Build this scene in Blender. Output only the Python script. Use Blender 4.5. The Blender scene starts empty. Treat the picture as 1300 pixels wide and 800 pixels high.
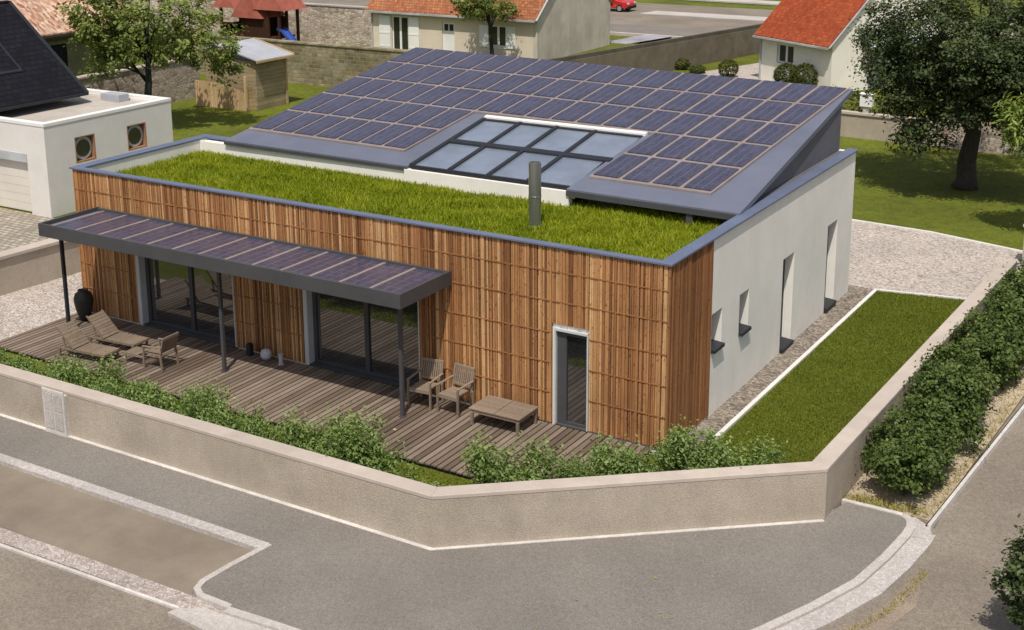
import bpy, math, random
import numpy as np
from mathutils import Vector, Matrix
R = math.radians
random.seed(7)
scene = bpy.context.scene
COL = scene.collection
G = -0.12          # level of gardens and pavements (the deck is 0)
ROAD = -0.20

# ------------------------------------------------------------------ materials
def _nt(name):
    m = bpy.data.materials.new(name); m.use_nodes = True
    nt = m.node_tree; b = nt.nodes['Principled BSDF']
    return m, nt, b
def N(nt, t, **kw):
    n = nt.nodes.new(t)
    for k, v in kw.items():
        if hasattr(n, k): setattr(n, k, v)
        else: n.inputs[k].default_value = v
    return n
def L(nt, a, b): nt.links.new(a, b)
def ramp(nt, fac, cols, pos=None):
    r = nt.nodes.new('ShaderNodeValToRGB'); e = r.color_ramp.elements
    n = len(cols)
    while len(e) < n: e.new(0.5)
    for i, c in enumerate(cols):
        e[i].position = pos[i] if pos else i/(n-1)
        e[i].color = (*c, 1)
    L(nt, fac, r.inputs[0]); return r.outputs[0]
def coords(nt, stretch=(1,1,1), rot=0):
    g = nt.nodes.new('ShaderNodeTexCoord')
    mp = nt.nodes.new('ShaderNodeMapping'); mp.inputs['Scale'].default_value = stretch
    mp.inputs['Rotation'].default_value = (0,0,rot)
    L(nt, g.outputs['Object'], mp.inputs[0]); return mp.outputs[0]
def noise(nt, vec, scale, detail=5, rough=.6):
    n = nt.nodes.new('ShaderNodeTexNoise'); n.inputs['Scale'].default_value = scale
    n.inputs['Detail'].default_value = detail; n.inputs['Roughness'].default_value = rough
    L(nt, vec, n.inputs['Vector']); return n.outputs[0]
def mixc(nt, fac, a, b, mode='MIX'):
    m = nt.nodes.new('ShaderNodeMix'); m.data_type = 'RGBA'; m.blend_type = mode
    if isinstance(fac, (int, float)): m.inputs[0].default_value = fac
    else: L(nt, fac, m.inputs[0])
    for s, v in ((6, a), (7, b)):
        if isinstance(v, tuple): m.inputs[s].default_value = (*v, 1)
        else: L(nt, v, m.inputs[s])
    return m.outputs[2]
def bump(nt, b, h, strength, dist=.02):
    n = nt.nodes.new('ShaderNodeBump'); n.inputs['Strength'].default_value = strength
    n.inputs['Distance'].default_value = dist
    L(nt, h, n.inputs['Height']); L(nt, n.outputs[0], b.inputs['Normal'])

def mat(name, cols, scale=6, rough=.85, stretch=(1,1,1), stain=.25, stain_scale=.6, bmp=0, bscale=60, streak=0,
        spec=.25, metal=0, speck=0, speck_scale=120, rough_detail=.65):
    """noise between colours, large soft stains, fine speckle, bump"""
    m, nt, b = _nt(name)
    v = coords(nt, stretch)
    c = ramp(nt, noise(nt, v, scale, 6, rough_detail), cols, [.3 + .4*i/max(1, len(cols)-1) for i in range(len(cols))])
    if stain:
        s = ramp(nt, noise(nt, coords(nt), stain_scale, 4), [(1-stain,)*3, (1+stain*.4,)*3], [.35, .65])
        c = mixc(nt, 1, c, s, 'MULTIPLY')
    if streak:
        s = ramp(nt, noise(nt, coords(nt, (1,1,.22)), 1.5, 6, .75), [(1-streak,)*3, (1+streak*.3,)*3], [.38, .62])
        c = mixc(nt, 1, c, s, 'MULTIPLY')
    if speck:
        s = ramp(nt, noise(nt, coords(nt), speck_scale, 2, .7), [(1-speck,)*3, (1+speck,)*3], [.35, .65])
        c = mixc(nt, 1, c, s, 'MULTIPLY')
    L(nt, c, b.inputs['Base Color'])
    b.inputs['Roughness'].default_value = rough; b.inputs['Metallic'].default_value = metal
    b.inputs['Specular IOR Level'].default_value = spec
    if bmp: bump(nt, b, noise(nt, v, bscale, 4), bmp)
    return m
def cells(name, cols, scale, joint=None, jw=.06, rough=.9, stretch=(1,1,1), bmp=.5, rot=0, rnd=1.0, stain=.2, dist=.02):
    """voronoi stones / gravel / tiles"""
    m, nt, b = _nt(name)
    v = coords(nt, stretch, rot)
    vo = nt.nodes.new('ShaderNodeTexVoronoi'); vo.inputs['Scale'].default_value = scale; vo.inputs['Randomness'].default_value = rnd
    L(nt, v, vo.inputs['Vector'])
    sx = nt.nodes.new('ShaderNodeSeparateColor'); L(nt, vo.outputs['Color'], sx.inputs[0])
    c = ramp(nt, sx.outputs[0], cols)
    if stain:
        s = ramp(nt, noise(nt, coords(nt), .5, 4), [(1-stain,)*3, (1+stain*.4,)*3], [.35, .65])
        c = mixc(nt, 1, c, s, 'MULTIPLY')
    h = vo.outputs['Distance']
    if joint:
        ve = nt.nodes.new('ShaderNodeTexVoronoi'); ve.feature = 'DISTANCE_TO_EDGE'
        ve.inputs['Scale'].default_value = scale; ve.inputs['Randomness'].default_value = rnd
        L(nt, v, ve.inputs['Vector'])
        f = ramp(nt, ve.outputs['Distance'], [(0,0,0), (1,1,1)], [jw*.4, jw])
        c = mixc(nt, f, joint, c)
        h = f
        bump(nt, b, h, bmp, dist)
    else:
        iv = nt.nodes.new('ShaderNodeInvert'); L(nt, h, iv.inputs['Color']); bump(nt, b, iv.outputs[0], bmp, dist)
    L(nt, c, b.inputs['Base Color']); b.inputs['Roughness'].default_value = rough
    b.inputs['Specular IOR Level'].default_value = .2
    return m
def rows(name, cols, sx, sz, axis='XZ', joint=(.1,.1,.1), mortar=.02, rough=.85, bmp=.5, offset=.5, stain=.2, slope=None):
    """brick-texture courses (tiles, blocks, pavers). axis = the two object axes the courses lie in"""
    m, nt, b = _nt(name)
    g = nt.nodes.new('ShaderNodeTexCoord'); sp = nt.nodes.new('ShaderNodeSeparateXYZ'); L(nt, g.outputs['Object'], sp.inputs[0])
    cb = nt.nodes.new('ShaderNodeCombineXYZ')
    L(nt, sp.outputs[axis[0]], cb.inputs[0]); L(nt, sp.outputs[axis[1]], cb.inputs[1])
    br = nt.nodes.new('ShaderNodeTexBrick'); br.offset = offset
    br.inputs['Scale'].default_value = 1; br.inputs['Brick Width'].default_value = sx; br.inputs['Row Height'].default_value = sz
    br.inputs['Mortar Size'].default_value = mortar; br.inputs['Mortar Smooth'].default_value = .3
    br.inputs['Color1'].default_value = (0,0,0,1); br.inputs['Color2'].default_value = (1,1,1,1); br.inputs['Mortar'].default_value = (.5,.5,.5,1)
    L(nt, cb.outputs[0], br.inputs['Vector'])
    c = ramp(nt, br.outputs['Color'], cols)
    s = ramp(nt, noise(nt, coords(nt), .7, 5), [(1-stain,)*3, (1+stain*.4,)*3], [.35, .65])
    c = mixc(nt, 1, c, s, 'MULTIPLY')
    s = ramp(nt, noise(nt, coords(nt), 7, 4), [(.8,)*3, (1.15,)*3], [.35, .65])
    c = mixc(nt, 1, c, s, 'MULTIPLY')
    c = mixc(nt, br.outputs['Fac'], c, joint)
    L(nt, c, b.inputs['Base Color']); b.inputs['Roughness'].default_value = rough; b.inputs['Specular IOR Level'].default_value = .2
    iv = nt.nodes.new('ShaderNodeInvert'); L(nt, br.outputs['Fac'], iv.inputs['Color']); bump(nt, b, iv.outputs[0], bmp, .03)
    return m
def grain(name, cols, stretch, rough=.8, dark=.35, stain=.2, knots=True, spec=.2):
    """wood: colour per plank (attribute rnd) times grain"""
    m, nt, b = _nt(name)
    a = nt.nodes.new('ShaderNodeAttribute'); a.attribute_name = 'rnd'
    c = ramp(nt, a.outputs['Fac'], cols)
    v = coords(nt, stretch)
    g = ramp(nt, noise(nt, v, 9, 6, .7), [(1-dark,)*3, (1+dark*.45,)*3], [.3, .7])
    c = mixc(nt, 1, c, g, 'MULTIPLY')
    if knots:
        k = ramp(nt, noise(nt, coords(nt, tuple(s*.5+2.2 for s in stretch)), 6, 2, .5), [(1,1,1), (.45,.36,.33)], [.63, .70])
        c = mixc(nt, 1, c, k, 'MULTIPLY')
    if stain:
        s = ramp(nt, noise(nt, coords(nt), .5, 4), [(1-stain,)*3, (1+stain*.4,)*3], [.35, .65])
        c = mixc(nt, 1, c, s, 'MULTIPLY')
    L(nt, c, b.inputs['Base Color']); b.inputs['Roughness'].default_value = rough; b.inputs['Specular IOR Level'].default_value = spec
    bump(nt, b, noise(nt, v, 30, 3), .25, .006)
    return m
def leaf(name, cols, trans=.3, rough=.55, spec=.25):
    m, nt, b = _nt(name)
    a = nt.nodes.new('ShaderNodeAttribute'); a.attribute_name = 'rnd'
    c = ramp(nt, a.outputs['Fac'], cols)
    L(nt, c, b.inputs['Base Color']); b.inputs['Roughness'].default_value = rough; b.inputs['Specular IOR Level'].default_value = spec
    t = nt.nodes.new('ShaderNodeBsdfTranslucent')
    L(nt, mixc(nt, 1, c, (1.25, 1.2, .5), 'MULTIPLY'), t.inputs['Color'])
    mx = nt.nodes.new('ShaderNodeMixShader'); mx.inputs[0].default_value = trans
    out = nt.nodes['Material Output']
    L(nt, b.outputs[0], mx.inputs[1]); L(nt, t.outputs[0], mx.inputs[2]); L(nt, mx.outputs[0], out.inputs['Surface'])
    return m
def glass(name, tint, refl=.25, gl=(.9,.92,.95), rough=.02, var=.28):
    m, nt, b = _nt(name)
    L(nt, ramp(nt, noise(nt, coords(nt), 1.1, 3), [tuple(t*(1-var) for t in tint), tuple(t*(1+var) for t in tint)], [.35,.65]), b.inputs['Base Color'])
    b.inputs['Roughness'].default_value = .3
    gs = nt.nodes.new('ShaderNodeBsdfGlossy'); gs.inputs['Color'].default_value = (*gl, 1); gs.inputs['Roughness'].default_value = rough
    mx = nt.nodes.new('ShaderNodeMixShader'); mx.inputs[0].default_value = refl
    out = nt.nodes['Material Output']
    L(nt, b.outputs[0], mx.inputs[1]); L(nt, gs.outputs[0], mx.inputs[2]); L(nt, mx.outputs[0], out.inputs['Surface'])
    return m
def solar(name):
    m, nt, b = _nt(name)
    tc = nt.nodes.new('ShaderNodeUVMap'); sp = nt.nodes.new('ShaderNodeSeparateXYZ'); L(nt, tc.outputs[0], sp.inputs[0])
    def line(out, n, w):
        mu = N(nt, 'ShaderNodeMath', operation='MULTIPLY'); mu.inputs[1].default_value = n; L(nt, out, mu.inputs[0])
        fr = N(nt, 'ShaderNodeMath', operation='FRACT'); L(nt, mu.outputs[0], fr.inputs[0])
        s = N(nt, 'ShaderNodeMath', operation='SUBTRACT'); s.inputs[1].default_value = .5; L(nt, fr.outputs[0], s.inputs[0])
        ab = N(nt, 'ShaderNodeMath', operation='ABSOLUTE'); L(nt, s.outputs[0], ab.inputs[0])
        return ramp(nt, ab.outputs[0], [(0,0,0), (1,1,1)], [.5-w*1.6, .5-w*.4])
    base = ramp(nt, noise(nt, coords(nt), 1.3, 4), [(.046,.044,.076), (.068,.065,.104)], [.3,.7])
    mot = ramp(nt, noise(nt, coords(nt, (11,1.2,1)), 3, 4), [(.55,.58,.66), (1.45,1.38,1.28)], [.35,.68])
    base = mixc(nt, 1, base, mot, 'MULTIPLY')
    c = mixc(nt, line(sp.outputs[0], 3, .06), base, (.095,.10,.165))
    c = mixc(nt, line(sp.outputs[1], 8, .04), c, (.088,.092,.148))
    L(nt, c, b.inputs['Base Color']); b.inputs['Roughness'].default_value = .32; b.inputs['Specular IOR Level'].default_value = .45
    return m

M = {}
M['render_white'] = mat('white_render', [(.81,.775,.715), (.855,.825,.765)], 2, .9, stain=.05, bmp=.25, bscale=90, streak=.04, speck=.05)
M['render_cream'] = mat('cream_render', [(.68,.655,.625), (.73,.705,.675)], 2, .9, stain=.06, bmp=.2, bscale=90, speck=.04)
M['white_paint'] = mat('white_paint', [(.76,.75,.73), (.8,.79,.77)], 3, .6, stain=.06)
M['grey_white'] = mat('grey_white_frame', [(.50,.51,.51), (.56,.57,.57)], 3, .6, stain=.06)
M['stucco'] = mat('beige_stucco', [(.395,.335,.27), (.465,.40,.328)], 1.0, .95, stain=.12, stain_scale=.7, bmp=.6, bscale=45, streak=.07, speck=.16, speck_scale=45)
M['cap'] = mat('wall_cap', [(.45,.385,.335), (.51,.44,.385)], 2.5, .9, stain=.12, speck=.07, bmp=.2)
M['coping'] = mat('blue_grey_metal', [(.115,.138,.215), (.135,.16,.245)], 1.2, .45, stain=.07, spec=.4)
M['roofsheet'] = mat('roof_sheet', [(.125,.138,.19), (.145,.158,.212)], 1, .5, stain=.08, spec=.35)
M['dark_metal'] = mat('dark_grey_metal', [(.062,.062,.066), (.075,.075,.08)], 2, .5, stain=.12, spec=.35)
M['black_metal'] = mat('black_metal', [(.018,.02,.026), (.026,.028,.034)], 2, .5, stain=.1, spec=.35)
M['dark_wall'] = mat('dark_panel', [(.115,.115,.13), (.135,.135,.15)], 2, .6, stain=.1)
M['steel'] = mat('brushed_steel', [(.34,.34,.33), (.46,.46,.45)], 9, .3, stretch=(6,6,.2), stain=.1, metal=.85)
M['rail'] = mat('copper_rail', [(.235,.19,.178), (.30,.245,.225)], 3, .5, stain=.12, spec=.4)
M['solar'] = solar('solar_cells')
M['skyglass'] = glass('sky_reflection_glass', (.20,.235,.30), .3, rough=.22, var=.16)  # pale blue base colour paints in part of the sky's reflection
M['glass'] = glass('dark_window_glass', (.016,.018,.02), .21)
M['glass_pale'] = glass('pale_window_glass', (.07,.075,.08), .14)
M['glass_dull'] = glass('distant_window_glass', (.022,.022,.022), .05)
M['clad'] = grain('larch_slats', [(.21,.088,.037), (.375,.172,.070), (.46,.225,.093), (.535,.285,.122), (.70,.425,.21)], (3,3,.16), dark=.36)
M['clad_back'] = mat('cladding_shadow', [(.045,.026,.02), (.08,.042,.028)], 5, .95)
M['batten'] = mat('larch_batten', [(.26,.105,.038), (.34,.15,.06)], 6, .85, stretch=(1,1,4))
M['deck'] = grain('weathered_deck', [(.13,.093,.070), (.19,.142,.108), (.235,.18,.14), (.29,.228,.18)], (3,.12,3), dark=.3, knots=False)
M['teak'] = grain('weathered_teak', [(.23,.175,.13), (.28,.215,.16)], (3,3,3), dark=.25, knots=False)
M['pot'] = mat('dark_clay', [(.024,.023,.02), (.04,.038,.033)], 4, .55, spec=.35)
M['lamp_white'] = mat('white_globe', [(.45,.46,.50), (.52,.53,.57)], 3, .35, stain=.03)
M['asphalt_grey'] = mat('grey_asphalt', [(.178,.160,.142), (.238,.216,.194)], 20, .95, stain=.12, stain_scale=.4, bmp=.5, bscale=70, speck=.22, speck_scale=45)
M['asphalt_brown'] = mat('brown_asphalt', [(.215,.175,.135), (.25,.205,.16)], .8, .95, stain=.2, stain_scale=.7, bmp=.2, bscale=60, speck=.06, speck_scale=50)
M['asphalt_road'] = mat('street_asphalt', [(.20,.168,.136), (.262,.224,.185)], 9, .95, stain=.2, stain_scale=.3, bmp=.4, bscale=60, speck=.2, speck_scale=24)
M['kerbstone'] = cells('granite_kerb', [(.40,.37,.35), (.48,.44,.42), (.56,.52,.50)], 24, (.3,.27,.25), .05, stain=.15, bmp=.3)
M['cobble'] = cells('granite_cobbles', [(.34,.28,.25), (.44,.38,.35), (.52,.47,.44), (.40,.32,.28)], 15, (.24,.2,.18), .07, stain=.2, bmp=.5)
M['plate'] = mat('pale_concrete', [(.42,.385,.36), (.52,.48,.45)], 8, .9, stain=.12, speck=.15, speck_scale=30, bmp=.3)
M['white_line'] = mat('white_edge', [(.50,.465,.435), (.66,.62,.59)], 5, .85, stain=.15, speck=.1, speck_scale=30)
M['white_kerb'] = mat('white_kerb', [(.62,.60,.575), (.72,.70,.67)], 5, .8, stain=.06)
M['gravel_pale'] = cells('pale_gravel', [(.26,.21,.18), (.42,.36,.32), (.50,.44,.40), (.62,.56,.52)], 20, stain=.12, bmp=.8, dist=.03)
M['gravel_dark'] = cells('brown_gravel', [(.11,.095,.082), (.20,.168,.138), (.27,.228,.185), (.39,.335,.275)], 17, stain=.15, bmp=.9, dist=.04)
M['pavers'] = rows('herringbone_pavers', [(.30,.26,.215), (.40,.35,.29), (.46,.41,.35)], .30, .22, 'XY', (.19,.17,.13), .03)
M['dirt'] = mat('dry_verge', [(.30,.23,.12), (.44,.36,.26), (.52,.43,.34)], 3.5, .95, stain=.2, speck=.2, speck_scale=25, bmp=.6)
M['dirt_brown'] = mat('road_dirt', [(.22,.17,.13), (.29,.23,.18), (.25,.205,.165)], 2.2, .95, stain=.2, speck=.2, speck_scale=30, bmp=.4)
M['dryblade'] = leaf('dry_grass', [(.22,.22,.03), (.36,.31,.10), (.46,.38,.18)], .2)
M['lawn'] = mat('lawn_ground', [(.075,.092,.008), (.10,.12,.010), (.12,.13,.014)], 5, .95, stain=.22, stain_scale=.35, speck=.3, speck_scale=16, bmp=.9, bscale=35)
M['lawn_back'] = mat('back_lawn', [(.085,.105,.010), (.115,.135,.012), (.135,.15,.015)], 2.5, .95, stain=.25, stain_scale=.25, speck=.22, speck_scale=11, bmp=.9, bscale=25)
M['soil'] = mat('roof_soil', [(.10,.12,.012), (.14,.17,.015)], 6, .95)
M['blade'] = leaf('grass_blades', [(.09,.115,.007), (.12,.15,.010), (.15,.17,.015)], .25)
M['roofgrass'] = leaf('sedum_blades', [(.13,.17,.007), (.21,.27,.010), (.29,.335,.015), (.46,.43,.05)], .32)
M['leaf_shrub'] = leaf('shrub_leaves', [(.06,.10,.024), (.135,.205,.05), (.225,.31,.09), (.35,.42,.18)], .3)
M['leaf_hedge'] = leaf('hedge_leaves', [(.025,.045,.010), (.06,.095,.02), (.10,.14,.032), (.17,.20,.06)], .2)
M['leaf_oak'] = leaf('oak_leaves', [(.016,.025,.009), (.038,.056,.018), (.07,.096,.03), (.13,.155,.06)], .15)
M['leaf_light'] = leaf('light_leaves', [(.055,.075,.02), (.14,.19,.045), (.26,.31,.085), (.42,.45,.19)], .35)
M['leaf_willow'] = leaf('drooping_leaves', [(.07,.12,.03), (.14,.21,.045), (.26,.33,.08), (.38,.43,.13)], .35)
M['leaf_box'] = leaf('boxwood_leaves', [(.03,.04,.006), (.07,.085,.011), (.12,.125,.02)], .15)
M['leaf_dark'] = leaf('dark_hedge_leaves', [(.02,.03,.005), (.042,.05,.008), (.065,.065,.012)], .15)
M['bark'] = mat('bark', [(.045,.038,.033), (.085,.072,.06)], 6, .95, stretch=(4,4,.6), bmp=.8, bscale=18)
M['bark_dark'] = mat('dark_bark', [(.022,.024,.028), (.04,.042,.046)], 6, .95, stretch=(4,4,.6), bmp=.6, bscale=18)
M['rubble'] = cells('rubble_stone', [(.30,.21,.165), (.44,.35,.285), (.53,.45,.375), (.62,.55,.47)], 3.4, (.36,.31,.25), .09, stretch=(1,1,1.7), bmp=.7)
M['mossy'] = rows('mossy_block_wall', [(.20,.16,.085), (.27,.23,.14), (.31,.285,.21)], .42, .21, 'XZ', (.24,.21,.13), .02, stain=.45)
M['gardenwall'] = mat('grey_garden_wall', [(.15,.125,.09), (.19,.16,.12)], 2, .95, stain=.2, speck=.12, speck_scale=12)
M['wallcap_dark'] = mat('dark_wall_cap', [(.085,.075,.058), (.12,.105,.08)], 3, .9)
M['tile_old'] = cells('old_clay_tiles', [(.28,.12,.07), (.44,.25,.165), (.54,.36,.26), (.66,.50,.40)], 3.1, stretch=(.9,2.2,1.2), rnd=.8, stain=.2, bmp=.5)
M['tile_orange'] = rows('orange_tiles', [(.31,.105,.048), (.37,.145,.07), (.43,.20,.10)], .2, .18, 'XY', (.22,.07,.03), .018, stain=.25)
M['tile_red'] = rows('red_tiles', [(.26,.05,.018), (.32,.068,.024), (.36,.09,.036)], .19, .15, 'XY', (.28,.05,.02), .014, stain=.25)
M['slate'] = rows('slate_tiles', [(.006,.006,.010), (.009,.0095,.015), (.012,.0125,.018)], .30, .19, 'YX', (.004,.004,.007), .02, rough=.85)
M['h2wall'] = mat('beige_house_wall', [(.62,.54,.43), (.68,.60,.48)], 1.5, .9, stain=.1, stain_scale=.4, speck=.05)
M['h2gable'] = mat('weathered_gable', [(.52,.47,.40), (.62,.57,.49)], 1.0, .9, stretch=(1,1.6,.25), stain=.18, speck=.05)
M['h3wall'] = mat('ivory_house_wall', [(.80,.75,.67), (.84,.80,.72)], 1.5, .9, stain=.08)
M['olivewood'] = mat('olive_timber', [(.13,.13,.075), (.165,.165,.095)], 3, .85)
M['gutter_grey'] = mat('zinc_gutter', [(.40,.42,.44), (.47,.49,.51)], 3, .5)
M['zinc'] = mat('zinc_sheet', [(.36,.37,.41), (.44,.455,.49)], 2.5, .5, stretch=(.3,4,1), stain=.12)
M['shed_wood'] = grain('grey_green_boards', [(.30,.235,.14), (.36,.285,.17), (.42,.335,.21)], (.3,.3,4), dark=.3, knots=False)
M['fence_wood'] = grain('new_pine_boards', [(.50,.34,.18), (.57,.40,.22), (.63,.46,.26)], (3,3,.3), dark=.25)
M['play_wood'] = mat('red_brown_timber', [(.038,.014,.008), (.07,.025,.014)], 6, .8)
M['play_roof'] = mat('faded_red_felt', [(.30,.085,.06), (.38,.12,.085)], 3, .85)
M['blue_plastic'] = mat('blue_plastic', [(.035,.075,.30), (.045,.09,.36)], 2, .4, stain=.05)
M['car_red'] = mat('red_car_paint', [(.50,.018,.015), (.56,.024,.018)], 1, .25, stain=.05, spec=.6)
M['tyre'] = mat('tyre_rubber', [(.012,.012,.012), (.02,.02,.02)], 6, .85)
M['alloy'] = mat('alloy_rim', [(.45,.45,.46), (.55,.55,.56)], 4, .35, metal=.6)
M['lamp_red'] = mat('red_lens', [(.35,.01,.02), (.4,.015,.03)], 3, .25)
M['lamp_clear'] = mat('clear_lens', [(.62,.64,.68), (.7,.72,.75)], 3, .2)
M['porthole_wood'] = mat('larch_board', [(.30,.155,.08), (.40,.22,.12)], 5, .8, stretch=(1,1,.3))
M['door_panel'] = mat('white_door_panel', [(.66,.62,.57), (.70,.66,.61)], 2, .7, stain=.05)
M['curtain'] = mat('pale_curtain', [(.34,.30,.24), (.42,.37,.30)], 6, .9, stretch=(6,6,.4))
M['pathmauve'] = mat('mauve_paving', [(.30,.28,.33), (.36,.34,.38)], 3, .9)
M['roof_membrane'] = mat('beige_roof_membrane', [(.42,.375,.33), (.47,.425,.375)], 1.2, .9, stain=.1)
M['dry_leaf'] = leaf('fallen_leaves', [(.30,.20,.05), (.42,.36,.06), (.36,.22,.10)], .1)

# ------------------------------------------------------------------ geometry helpers
class MB:
    def __init__(self): self.v, self.f, self.m, self.r = [], [], [], []
    def add(self, verts, faces, mi=0, rnd=None):
        o = len(self.v); r = random.random() if rnd is None else rnd
        self.v += [tuple(p) for p in verts]; self.r += [r]*len(verts)
        self.f += [tuple(i+o for i in f) for f in faces]; self.m += [mi]*len(faces)
        return self
    def hexa(self, lo, hi, mi=0, rnd=None):      # two rings of 4 points (counter-clockwise from above)
        return self.add(list(lo)+list(hi), [(3,2,1,0),(4,5,6,7),(0,1,5,4),(1,2,6,5),(2,3,7,6),(3,0,4,7)], mi, rnd)
    def box(self, x0,x1,y0,y1,z0,z1, mi=0, rnd=None):
        return self.hexa([(x0,y0,z0),(x1,y0,z0),(x1,y1,z0),(x0,y1,z0)], [(x0,y0,z1),(x1,y0,z1),(x1,y1,z1),(x0,y1,z1)], mi, rnd)
    def prism(self, poly, z0, z1, mi=0, rnd=None):
        n = len(poly); a = sum(poly[i][0]*poly[(i+1)%n][1]-poly[(i+1)%n][0]*poly[i][1] for i in range(n))
        if a < 0: poly = poly[::-1]
        vs = [(x,y,z0) for x,y in poly]+[(x,y,z1) for x,y in poly]
        fs = [tuple(range(n,2*n)), tuple(range(n-1,-1,-1))]+[(i,(i+1)%n,(i+1)%n+n,i+n) for i in range(n)]
        return self.add(vs, fs, mi, rnd)
    def sheet(self, poly, z, mi=0):
        n = len(poly); a = sum(poly[i][0]*poly[(i+1)%n][1]-poly[(i+1)%n][0]*poly[i][1] for i in range(n))
        if a < 0: poly = poly[::-1]
        return self.add([(x,y,z) for x,y in poly], [tuple(range(n))], mi)
    def bar(self, a, b, w, h, mi=0, rnd=None, up=(0,0,1)):  # rectangular bar between two points
        a, b = Vector(a), Vector(b); d = (b-a).normalized(); u = Vector(up)
        s = d.cross(u)
        if s.length < 1e-4: s = d.cross(Vector((1,0,0)))
        s.normalize(); u = s.cross(d); s *= w/2; u *= h/2
        q = [a-s-u, a+s-u, a+s+u, a-s+u]; p = [b-s-u, b+s-u, b+s+u, b-s+u]
        return self.add(q+p, [(0,1,2,3),(7,6,5,4),(4,5,1,0),(5,6,2,1),(6,7,3,2),(7,4,0,3)], mi, rnd)
    def tube(self, pts, rad, n=10, mi=0, cap=True, rnd=None):
        pts = [Vector(p) for p in pts]; vs = []
        if not isinstance(rad, (list, tuple)): rad = [rad]*len(pts)
        for i, p in enumerate(pts):
            d = (pts[min(i+1,len(pts)-1)]-pts[max(i-1,0)]).normalized()
            s = d.cross(Vector((.3,1,.1))).normalized(); t = d.cross(s)
            for k in range(n):
                a = 2*math.pi*k/n; vs.append(p+(s*math.cos(a)+t*math.sin(a))*rad[i])
        fs = [(i*n+k, i*n+(k+1)%n, (i+1)*n+(k+1)%n, (i+1)*n+k) for i in range(len(pts)-1) for k in range(n)]
        if cap: fs += [tuple(range(n-1,-1,-1)), tuple(range((len(pts)-1)*n, len(pts)*n))]
        return self.add(vs, fs, mi, rnd)
    def lathe(self, prof, c, n=24, mi=0):                  # prof = [(r, z)]
        vs = [(c[0]+r*math.cos(2*math.pi*k/n), c[1]+r*math.sin(2*math.pi*k/n), c[2]+z) for r, z in prof for k in range(n)]
        fs = [(i*n+k, i*n+(k+1)%n, (i+1)*n+(k+1)%n, (i+1)*n+k) for i in range(len(prof)-1) for k in range(n)]
        fs += [tuple(range(n-1,-1,-1)), tuple(range((len(prof)-1)*n, len(prof)*n))]
        return self.add(vs, fs, mi)
    def disc(self, c, r, axis, depth, n=24, mi=0):           # short cylinder along 'x' or 'y'
        c = Vector(c); d = Vector((1,0,0)) if axis == 'x' else Vector((0,1,0))
        return self.tube([c-d*depth/2, c+d*depth/2], r, n, mi)
def flat(mats): return mats if isinstance(mats, (list, tuple)) else [mats]
def obj(name, mb, mats, parent=None, smooth=False, bevel=0, kind=None):
    me = bpy.data.meshes.new(name); me.from_pydata(mb.v, [], mb.f)
    for m in flat(mats): me.materials.append(M[m] if isinstance(m, str) else m)
    me.polygons.foreach_set('material_index', mb.m)
    at = me.attributes.new('rnd', 'FLOAT', 'POINT'); at.data.foreach_set('value', mb.r)
    if smooth: me.polygons.foreach_set('use_smooth', [True]*len(me.polygons))
    me.update()
    return link(name, me, parent, bevel, kind, smooth)
def link(name, me, parent=None, bevel=0, kind=None, smooth=False):
    o = bpy.data.objects.new(name, me); COL.objects.link(o)
    if parent:
        o.parent = parent; top = parent; off = Vector((0,0,0))
        while top is not None: off += top.location if top.parent is None or top.type != 'MESH' else Vector((0,0,0)); top = top.parent
        if parent.type == 'EMPTY' and parent.parent is None: o.matrix_parent_inverse = Matrix.Translation(-parent.location)
    if bevel:
        b = o.modifiers.new('bevel', 'BEVEL'); b.width = bevel; b.segments = 2; b.limit_method = 'ANGLE'
    if kind: o['kind'] = kind
    return o
def tag(o, label, cat, group=None, kind=None):
    o['label'] = label; o['category'] = cat
    if group: o['group'] = group
    if kind: o['kind'] = kind
    return o
def thing(name, label, cat, loc=(0,0,0), group=None):
    o = bpy.data.objects.new(name, None); COL.objects.link(o); o.location = loc; o.empty_display_size = .3
    return tag(o, label, cat, group)
def dup(root, loc, rotz=0, scale=1, label=None):
    r = root.copy(); COL.objects.link(r); r.location = loc; r.rotation_euler = (0,0,rotz)
    r.scale = (scale,)*3 if not isinstance(scale, tuple) else scale
    if label: r['label'] = label
    for ch in list(root.children):
        c = ch.copy(); COL.objects.link(c); c.parent = r; c.matrix_parent_inverse = ch.matrix_parent_inverse.copy()
        for g in list(ch.children):
            d = g.copy(); COL.objects.link(d); d.parent = c; d.matrix_parent_inverse = g.matrix_parent_inverse.copy()
    return r
def struct(name, mb, mats, **k):
    return obj(name, mb, mats, kind='structure', **k)
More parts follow.
